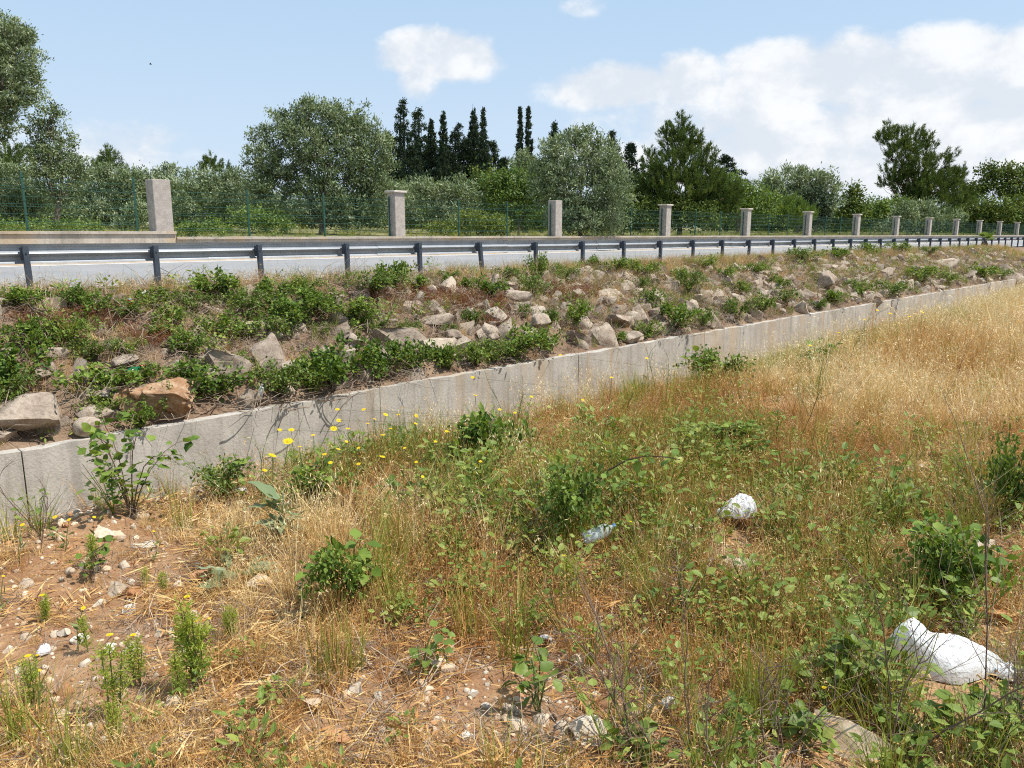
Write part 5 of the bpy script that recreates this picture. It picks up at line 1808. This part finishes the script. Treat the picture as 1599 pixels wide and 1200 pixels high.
leafy_plant('bramble', 'small bramble mound on the field edge right of centre', 'bramble', 1270, 580, 80, 46, 5, 30, .08)
leafy_plant('bramble', 'green bush behind the broad-leaved plant near the wall', 'bramble', 500, 790, 130, 80, 6, 40, .055, dense=2)
leafy_plant('bramble', 'bramble below the wall, right of the overhanging one', 'bramble', 345, 775, 110, 60, 5, 36, .05, dense=1)
leafy_plant('leafy_sprig', 'round-leaved weed at the bottom edge right of the white stone', 'weed', 985, 1195, 90, 60, 4, 26, .05, 'weed', stem='stem')
leafy_plant('bramble', 'sprawling weed covering the large flat buff stone', 'weed', 1420, 1165, 190, 90, 8, 70, .05, 'weed')
leafy_plant('bramble', 'weedy bramble in the bottom right corner', 'bramble', 1560, 1170, 130, 110, 7, 60, .052, 'weed')
leafy_plant('bramble', 'low bramble in the bottom right between stone and bag', 'bramble', 1230, 1150, 120, 60, 6, 40, .05, 'weed')
leafy_plant('bramble', 'green sprout right of the rusty patch, below the low bramble strip', 'bramble', 1420, 810, 150, 60, 6, 50, .05, 'weed')
leafy_plant('bramble', 'sprout of bramble above the pointed buff stone', 'bramble', 140, 905, 110, 60, 5, 34, .04)
leafy_plant('bramble', 'bramble sprout in the middle of the green strip', 'bramble', 640, 800, 110, 70, 5, 36, .05, 'weed')
leafy_plant('leafy_sprig', 'tiny bluish seedling at the bottom left', 'weed', 120, 1178, 40, 24, 3, 9, .035, 'weed', stem='stem')

# broad felted leaf plant
p, z = hit(440, 845)
root = empty('mullein', p, 'plant with broad pale felted leaves by the wall at left', 'plant')
c = Geo()
tube(c, [(0, 0, 0), (.01, .01, .12), (.02, .0, .26)], [.012, .009, .005], 6, .7)
obj('stem', c.mesh('stem', M['mullein']), root)
for k in range(22):
    a_ = rng.uniform(0, 6.28)
    el = rng.uniform(-.15, 1.1)
    d_ = np.array([math.cos(a_) * math.cos(el), math.sin(a_) * math.cos(el), math.sin(el)])
    o = obj('leaf', LEAF['mullein'][k % 6], root, loc=(0, 0, .02 + .2 * k / 22), rot=orient(d_, norm(rng.normal(size=3) * .35 + np.array([0, 0, 1.0]))))
    sc_ = rng.uniform(.10, .19)
    o.scale = (sc_, sc_, sc_)
p, z = hit(365, 905)
root = empty('mullein', p, 'wilted flat pale leaves on the soil below the broad-leaved plant', 'plant')
for k in range(14):
    a_ = rng.uniform(0, 6.28)
    d_ = np.array([math.cos(a_), math.sin(a_), rng.uniform(-.05, .4)])
    o = obj('leaf', LEAF['mullein'][k % 6], root, loc=(rng.normal() * .05, rng.normal() * .04, .03), rot=orient(d_, norm(rng.normal(size=3) * .7 + np.array([0, 0, 1.0]))))
    sc_ = rng.uniform(.10, .20)
    o.scale = (sc_, sc_ * .7, sc_)

# feathery weeds


def feather_meshes(k):
    g = Geo()
    st = Geo()
    for i in range(3 + k % 3):
        a_ = rng.uniform(0, 6.28)
        ln = rng.uniform(.05, .25)
        H_ = rng.uniform(.7, 1.0)
        t = np.linspace(0, 1, 5)
        pts = np.stack([math.cos(a_) * (.05 + ln * t * .5), math.sin(a_) * (.05 + ln * t * .5), H_ * t], -1)
        tube(st, pts, np.linspace(.014, .007, 5), 4, .6, 0, False)
        m = 46
        tt = rng.uniform(.12, 1.0, m)
        P = np.stack([np.interp(tt, t, pts[:, j]) for j in range(3)], -1)
        b = rng.uniform(0, 6.28, m)
        d_ = norm(np.stack([np.cos(b), np.sin(b), rng.uniform(.3, 1.2, m)], -1))
        L_ = .20 * (1.15 - .6 * tt) * rng.uniform(.7, 1.2, m)
        kk = 7
        tq = np.tile(np.linspace(.15, 1, kk), m)
        Q = np.repeat(P, kk, 0) + np.repeat(d_ * L_[:, None], kk, 0) * tq[:, None]
        leaves(g, Q, norm(np.repeat(d_, kk, 0) + rng.normal(size=(m * kk, 3)) * .8), rand_dir(m * kk), .065, .016, np.clip(np.repeat(.25 + .5 * tt, kk) + rng.normal(0, .15, m * kk), 0, 1))
    return g.mesh('foliage', M['feather']), st.mesh('stem', M['stem'])


FE = [feather_meshes(k) for k in range(5)]


def disc_flower(name='flower_head'):
    g = Geo()
    n = 14
    a_ = np.arange(n) / n * 6.28
    ax = np.stack([np.cos(a_), np.sin(a_), np.full(n, .15)], -1)
    leaves(g, ax * .2, ax, np.repeat([[0, 0, 1.0]], n, 0), .8, .36, rng.uniform(.2, 1, n))
    a2 = np.arange(8) / 8 * 6.28
    v = np.concatenate([np.stack([np.cos(a2) * .38, np.sin(a2) * .38, 0 * a2 + .1], -1), [[0, 0, .25]]])
    g.add(v, [[i, (i + 1) % 8, 8] for i in range(8)], 0.0)
    v2 = v * np.array([.8, .8, 0]) + np.array([0, 0, -.3]) * (np.arange(9) == 8)[:, None]
    g.add(v2, [[(i + 1) % 8, i, 8] for i in range(8)], 0.0)
    return g.mesh(name, M['petal'])


FLOWER = disc_flower()
feath = [(180, 1120, 60, 110, 'tall feathery bright green weed at left, fullest of them'), (215, 1075, 60, 70, 'looser feathery weed right behind the fullest one'), (310, 1070, 44, 120, 'tallest slim feathery weed in the straw'), (285, 1090, 36, 70, 'short feathery weed left of the slim one'), (55, 1105, 40, 70, 'feathery weed with yellow buds near the left edge'),
         (32, 1165, 36, 50, 'small feathery weed in the left bottom corner'), (180, 1180, 50, 70, 'feathery weed at the bottom left, below the fullest one'), (70, 975, 26, 40, 'tiny feathery weed on bare soil at left'), (140, 890, 22, 50, 'thin upright feathery weed above the soil heap'), (228, 918, 20, 28, 'tiny feathery tuft beside the round orange stone'),
         (257, 930, 20, 36, 'tiny upright feathery tuft right of the round orange stone'), (890, 950, 22, 70, 'thin yellow-green feathery weed in the rusty grass'), (360, 1000, 30, 50, 'small feathery weed in the straw left of centre'), (140, 1020, 22, 50, 'thin feathery weed beside the pale stone'), (870, 780, 40, 60, 'feathery weed in the middle green patch')]
for i, (px, py, w_, h_, lab) in enumerate(feath):
    p, z = hit(px, py)
    r = empty('feathery_weed', p, lab, 'weed', 'feathery weeds', rng.uniform(0, 6.28))
    H_ = h_ * z / FPX * 1.2
    r.scale = (H_ * .95, H_ * .95, H_)
    fm, sm = FE[i % 5]
    obj('foliage', fm, r)
    obj('stem', sm, r)
    if i in (0, 1, 2, 4, 7):
        o = obj('flower_head', FLOWER, r, loc=(.05, .02, 1.02))
        f_ = .014 / H_
        o.scale = (f_, f_, f_)

# yellow daisies along the crest
dz = [(425, 712, 16), (450, 690, 20), (455, 672, 12), (437, 672, 10), (413, 735, 10), (527, 640, 9), (529, 657, 10), (521, 670, 14), (543, 670, 9), (568, 640, 9), (574, 662, 8), (602, 648, 10), (622, 648, 8), (598, 680, 9), (528, 702, 9), (507, 710, 9), (597, 714, 12), (516, 723, 9), (650, 650, 9), (649, 662, 8), (489, 680, 8), (610, 670, 8), (585, 655, 7), (468, 698, 8), (541, 690, 7), (560, 700, 7), (632, 700, 7), (700, 675, 7), (742, 618, 9), (697, 674, 7), (650, 722, 7), (750, 721, 7), (738, 590, 8), (86, 808, 13), (108, 812, 10), (147, 808, 9), (35, 820, 12), (5, 900, 8), (130, 950, 12), (306, 971, 10), (58, 1024, 11), (327, 966, 7), (62, 1047, 8), (804, 645, 7), (875, 555, 7), (845, 763, 8), (880, 868, 8), (1105, 1137, 9), (1287, 1074, 12), (985, 815, 8), (760, 705, 7), (955, 590, 7), (1010, 560, 7), (1265, 540, 6), (1390, 490, 6), (1370, 485, 6), (1420, 495, 6), (1440, 488, 6), (1310, 520, 6), (1350, 500, 6), (1460, 482, 6), (1400, 505, 6), (680, 690, 7), (560, 725, 8), (660, 745, 7), (780, 640, 7), (830, 620, 7), (910, 625, 7), (470, 740, 7), (240, 830, 7)]
for i, (px, py, d_) in enumerate(dz):
    # the stem foot stands on the crest below the flower head
    foot = py + (70 if py < 760 else 45) + rng.uniform(-8, 30)
    p, z = hit(px + rng.uniform(-8, 8), foot)
    s_, D_ = SD(p[0], p[1])
    if D_ > 5.2:
        D_ = 4.9
        p = np.array([*W(s_, D_), float(z_ground(s_, D_))])
        z = float(project(p)[2])
    top = at_depth(px, py, z)
    rr = d_ * z / FPX * (.47 if py < 760 else .36)
    root = empty('daisy', p, ('yellow daisy on the bare soil at left' if (px < 400 and py > 760) else 'yellow daisy near the pale wall, one of the cluster at left centre' if px < 760 and py < 760 else 'small yellow daisy out in the dry field'), 'flower', 'yellow daisies along the ditch')
    g = Geo()
    tp = top - p
    tube(g, [(0, 0, -.02), tp * .5 + np.array([rng.normal() * .015, rng.normal() * .015, 0]), tp], [.0028, .002, .0016], 4, .4, 0, False)
    n = 7
    tq = rng.uniform(.05, .6, n)
    leaves(g, tp * tq[:, None], norm(rng.normal(size=(n, 3)) + np.array([0, 0, .6])), rand_dir(n), .05, .012, rng.uniform(.3, 1, n))
    obj('stem', g.mesh('stem', M['stem']), root)
    o = obj('flower_head', FLOWER, root, loc=tp, rot=(rng.uniform(-.1, .5), rng.uniform(-.2, .5), 0))
    o.scale = (rr, rr, rr)

# long arching cane with leaves
p0, z0_ = hit(910, 835)
g = Geo()
px_pts = [(908, 820), (915, 790), (928, 760), (950, 735), (980, 718), (1010, 712), (1040, 714), (1062, 718)]
P = np.array([at_depth(a, b, z0_ - 0.02 * i) for i, (a, b) in enumerate(px_pts)]) - p0
P = np.concatenate([[np.zeros(3)], P])
tube(g, P, np.linspace(.007, .0022, len(P)), 5, .1)
r = empty('bramble_cane', p0, 'single long dark cane arching to the right over the rusty grass', 'bramble')
obj('cane', g.mesh('cane', M['cane']), r)
for k in range(22):
    t = rng.uniform(.25, .95) * (len(P) - 1)
    i = int(t)
    q = P[i] + (P[min(i + 1, len(P) - 1)] - P[i]) * (t - i)
    d_ = norm(rng.normal(size=3) + np.array([0, 0, -.2]))
    o = obj('leaf', LEAF['bramble'][k % 7], r, loc=q + d_ * .02, rot=orient(d_, norm(rng.normal(size=3) * .4 + np.array([0, 0, 1.0]))))
    sc_ = rng.uniform(.035, .07)
    o.scale = (sc_, sc_, sc_)

# bare twiggy stalks standing in the foreground


def twig_bush(px, py, hpx, label, n=5, lean=(0, 0), leafy=0, mat='twig', spread=.5):
    p, z = hit(px, py)
    H_ = hpx * z / FPX
    r = empty('dry_stalk', p, label, 'dry weed', 'dry stalks standing in the foreground')
    g = Geo()

    def grow(a, d_, L_, rad, dep):
        m = 5
        pts = [np.array(a)]
        d2 = np.array(d_)
        for i in range(m):
            d2 = norm(d2 + rng.normal(size=3) * .10)
            pts.append(pts[-1] + d2 * L_ / m)
        tube(g, pts, np.linspace(rad, rad * .5, m + 1), 4, float(np.clip(rng.normal(.45, .2), 0, 1)), 0, False)
        if dep > 0:
            for i in range(1, m + 1):
                for _ in range(2 if dep > 1 else 1):
                    if rng.uniform() < .75:
                        grow(pts[i], norm(d2 + rng.normal(size=3) * spread), L_ * rng.uniform(.3, .55), rad * .5, dep - 1)
    for i in range(n):
        grow((rng.normal() * .03, rng.normal() * .03, -.02), norm(np.array([lean[0], lean[1], 1.0]) + rng.normal(size=3) * .22), H_ * rng.uniform(.6, 1.0), .0032, 2)
    obj('stalk', g.mesh('stalk', M[mat]), r)
    return r


twig_bush(1005, 1190, 330, 'tall bare grey stalk branching near the bottom centre', 2, (-.15, 0))
twig_bush(1060, 1195, 260, 'bare twiggy stalk right of the bottom centre one', 3, (.1, 0))
twig_bush(1210, 1190, 230, 'fine bare twigs below the yellow-green sprig', 4)
twig_bush(1400, 1190, 330, 'dark bare twigs crossing in front of the big white bag', 3, (.25, 0))
twig_bush(1530, 1195, 420, 'tallest bare stalk right of the big white bag', 2, (.12, 0))
twig_bush(1590, 1190, 260, 'dry twigs in the right bottom corner', 3)
twig_bush(1250, 700, 170, 'thin upright dark stalk with small leaves in the dry field', 1, (.03, 0), mat='stem')
twig_bush(1310, 590, 130, 'dark thin stalk against the pale grass at right', 1, (.05, 0), mat='stem')
twig_bush(795, 690, 120, 'thin dark stalk standing in front of the wall, centre', 2, (0, 0), mat='stem')
twig_bush(410, 800, 170, 'thin stalk in front of the wall left of the daisies', 2, (-.05, 0), mat='stem')
twig_bush(60, 860, 150, 'thin dry stalk in front of the wall at left', 2, (-.1, 0))
twig_bush(1030, 620, 90, 'thin stalk by the wall below the stone pile', 2, mat='stem')
twig_bush(1060, 960, 120, 'dry bent straw tuft below the small bramble', 4, (-.2, 0), spread=.8)
# dead branches along the wall top
for i, (px, py, L_, lab) in enumerate([(455, 640, 1.3, 'long dead branch lying along the wall top, left'), (520, 620, .9, 'shorter dead branch on the wall top under the brambles'), (640, 470, 1.6, 'pale bent stick lying high on the bank'), (1315, 412, 1.2, 'bundle of pale dead reeds high on the bank'), (330, 640, .8, 'dead twig on the wall top below the dark brambles'), (260, 655, .7, 'dead twig over the wall top by the rust orange boulder')]):
    p, z = hit(px, py, 6, 60)
    g = Geo()
    for k in range(9):
        a_ = math.atan2(DV[1], DV[0]) + rng.normal() * .45
        c0 = rng.normal(size=3) * np.array([.2, .12, .03])
        d_ = np.array([math.cos(a_), math.sin(a_), rng.normal() * .12 + .05]) * L_ * rng.uniform(.3, 1)
        tq_ = np.linspace(0, 1, 7)[:, None]
        tube(g, c0 - d_ / 2 + d_ * tq_ + np.sin(tq_ * 3.1) * rng.normal(size=3) * .07 + np.sin(tq_ * 7) * rng.normal(size=3) * .02, np.linspace(.010, .003, 7), 5, float(rng.uniform(.4, 1)), 0, False)
    tag(obj('dead_branch', g.mesh('dead_branch', M['twig']), loc=p + np.array([0, 0, .06])), lab, 'branch')

# ------------------------------------------------------------------ litter


def crumple(name, nx, ny, sx, sy, outline, hf, mat, amp=.05, seed=0, frq=5):
    """a crumpled closed film bag: upper skin over a lower skin"""
    u = np.linspace(-1, 1, nx)
    v = np.linspace(-1, 1, ny)
    U, V = np.meshgrid(u, v, indexing='ij')
    # square -> disc
    X = U * np.sqrt(1 - V * V / 2)
    Y = V * np.sqrt(1 - U * U / 2)
    rr = np.clip(1 - (X * X + Y * Y), 0, 1) ** .5
    ridg = 1 - np.abs(fbm(X * frq + seed, Y * frq * 1.3, 200 + seed, 4)) * 2
    ridg2 = 1 - np.abs(fbm(X * frq * 2 + seed, Y * frq * 2.2, 210 + seed, 3)) * 2
    px_, py_, hz = outline(X, Y)
    top = np.stack([px_ * sx, py_ * sy, hz * rr + amp * rr ** .4 * (ridg - .5) + amp * .5 * (ridg2 - .5)], -1)
    bot = np.stack([px_ * sx, py_ * sy, np.minimum(.01, top[..., 2] - .003)], -1)
    g = Geo()
    i = np.arange(nx - 1)[:, None] * ny + np.arange(ny - 1)[None]
    f = np.stack([i, i + ny, i + ny + 1, i + 1], -1).reshape(-1, 4)
    g.add(top.reshape(-1, 3), f)
    g.add(bot.reshape(-1, 3), f[:, ::-1])
    return g.mesh(name, mat, True)


def bag_shape(X, Y):
    # tall lump at the left, sagging middle, long low wing to the right
    h = 0.135 * np.exp(-((X + .60) / .36) ** 2) + 0.03 * np.exp(-((X - .28) / .36) ** 2) + 0.085
    return X + .05 * np.sin(Y * 5), Y * (0.55 + 0.25 * np.cos(X * 3)) + .12 * X, h


p, z = hit(1478, 1058)
pw = z / FPX
o = obj('plastic_bag', crumple('plastic_bag', 90, 60, 102 * pw, 62 * pw, bag_shape, None, M['bag'], .015, 3, 2.6), loc=p + np.array([0, .06, .01]), rot=(0, 0.02, -.10))
tag(o, 'large crumpled white plastic bag lying in the weeds at bottom right', 'plastic bag')
p, z = hit(1148, 822)
o = obj('plastic_bag', crumple('plastic_bag', 60, 40, .112, .09, lambda X, Y: (X, Y * (.8 + .3 * X), .09 + .05 * X), None, M['bag'], .022, 8, 2.2), loc=p + np.array([0, 0, .07]), rot=(0, 0, .2))
tag(o, 'small crumpled white plastic bag in the rusty grass', 'plastic bag')
for (px, py, s_, mk, nm, lab, ct) in [(376, 775, .055, 'paper', 'paper_scrap', 'white paper scrap in the weeds by the wall at left', 'litter'), (432, 782, .05, 'pink', 'card_scrap', 'pink card scrap left of the broad-leaved plant', 'litter'), (1385, 640, .06, 'bag', 'plastic_scrap', 'thin white plastic scrap in the dry field', 'litter'),
                                     (70, 1024, .032, 'bag', 'plastic_scrap', 'white plastic scrap on the bare soil at left', 'litter'), (228, 462, .11, 'paper', 'paper_scrap', 'white leaning paper high on the bank at left', 'litter'), (285, 470, .05, 'paper', 'paper_scrap', 'small white scrap below the road at left', 'litter'), (852, 1008, .028, 'bag', 'plastic_scrap', 'white crumpled scrap above the round-leaved sprig', 'litter'),
                                     (1570, 1062, .06, 'bag', 'plastic_scrap', 'torn white plastic strip right of the large bag', 'litter'), (1378, 1028, .03, 'bag', 'plastic_scrap', 'white scrap at the left tip of the large bag', 'litter'), (698, 575, .05, 'paper', 'paper_scrap', 'white scrap between the brambles above the wall', 'litter'), (1265, 492, .06, 'paper', 'paper_scrap', 'white scrap on the wall top at the right', 'litter'), (440, 458, .06, 'paper', 'paper_scrap', 'white scrap under the third guard rail post', 'litter'),
                                     (1045, 1108, .03, 'paper', 'paper_scrap', 'upright white scrap beside the bare twigs', 'litter')]:
    p, z = hit(px, py)
    o = obj(nm, crumple(nm, 16, 12, s_, s_ * .7, lambda X, Y: (X, Y + .3 * X * X, .5 * s_ + 0 * X), None, M[mk], s_ * .35, int(px) % 90, 3), loc=p + np.array([0, 0, .02]), rot=(rng.uniform(.2, .7), rng.uniform(-.3, .3), rng.uniform(0, 3)))
    tag(o, lab, ct)


def bottle(name, label, px, py, L_, rad, mat, capm, yaw, tilt=0.12, lift=.0):
    p, z = hit(px, py)
    root = empty(name, p + np.array([0, 0, rad * .9 + lift]), label, 'bottle')
    root.rotation_euler = (0, tilt, yaw)
    g = Geo()
    prof_ = [(-.5, .55), (-.47, .95), (-.40, 1.0), (-.34, .90), (-.28, 1.0), (-.15, 1.0), (-.10, .9), (-.05, 1.0), (.18, 1.0), (.30, .75), (.38, .38), (.46, .34)]
    pts = np.array([(a * L_, 0, 0) for a, b in prof_])
    tube(g, pts, [b * rad for a, b in prof_], 14)
    obj('body', g.mesh('body', M[mat], True), root)
    g = Geo()
    tube(g, [(.455 * L_, 0, 0), (.52 * L_, 0, 0)], rad * .44, 12)
    obj('cap', g.mesh('cap', M[capm]), root)


bottle('plastic_bottle', 'clear plastic bottle with blue cap half hidden in the grass', 935, 868, .17, .032, 'clear', 'blue', .35, -.25, .09)
bottle('plastic_bottle', 'green bottle lying on the bank left of the rust orange boulder', 203, 598, .42, .06, 'gglass', 'red', 1.0, -.35, .08)
bottle('plastic_bottle', 'clear bottle stuck between boulders on the bank', 382, 590, .34, .05, 'clear', 'blue', 1.9, -.4, .10)
bottle('plastic_bottle', 'small white bottle standing at the wall top among twigs', 408, 628, .22, .04, 'bag', 'paper', .3, -1.3, .12)
p, z = hit(204, 486)
root = empty('drink_can', p + np.array([0, 0, .10]), 'red drink can high on the bank under the second post', 'can')
root.rotation_euler = (.2, .15, 0)
g = Geo()
tube(g, [(0, 0, -.06), (0, 0, -.052), (0, 0, .05), (0, 0, .06)], [.026, .033, .033, .027], 14)
obj('body', g.mesh('body', M['red'], False), root)
g = Geo()
tube(g, [(0, 0, .0602), (0, 0, .063)], .027, 14)
obj('lid', g.mesh('lid', M['alu']), root)
root.scale = (1.5, 1.5, 1.5)
# bird
p = at_depth(235, 101, 32)
g = Geo()
tube(g, [(-.05, 0, 0), (-.02, 0, .008), (.03, 0, .01), (.06, 0, .005)], [.004, .018, .016, .004], 6)
leaves(g, np.array([[0, 0, .01], [0, 0, .01]]), np.array([[-.2, 1, .5], [-.2, -1, .5]]), np.array([[0, 0, 1.0], [0, 0, 1.0]]), .11, .05)
tag(obj('bird', g.mesh('bird', M['bird']), loc=p, rot=(0, 0, .8)), 'tiny dark bird flying in the blue sky at left', 'bird')
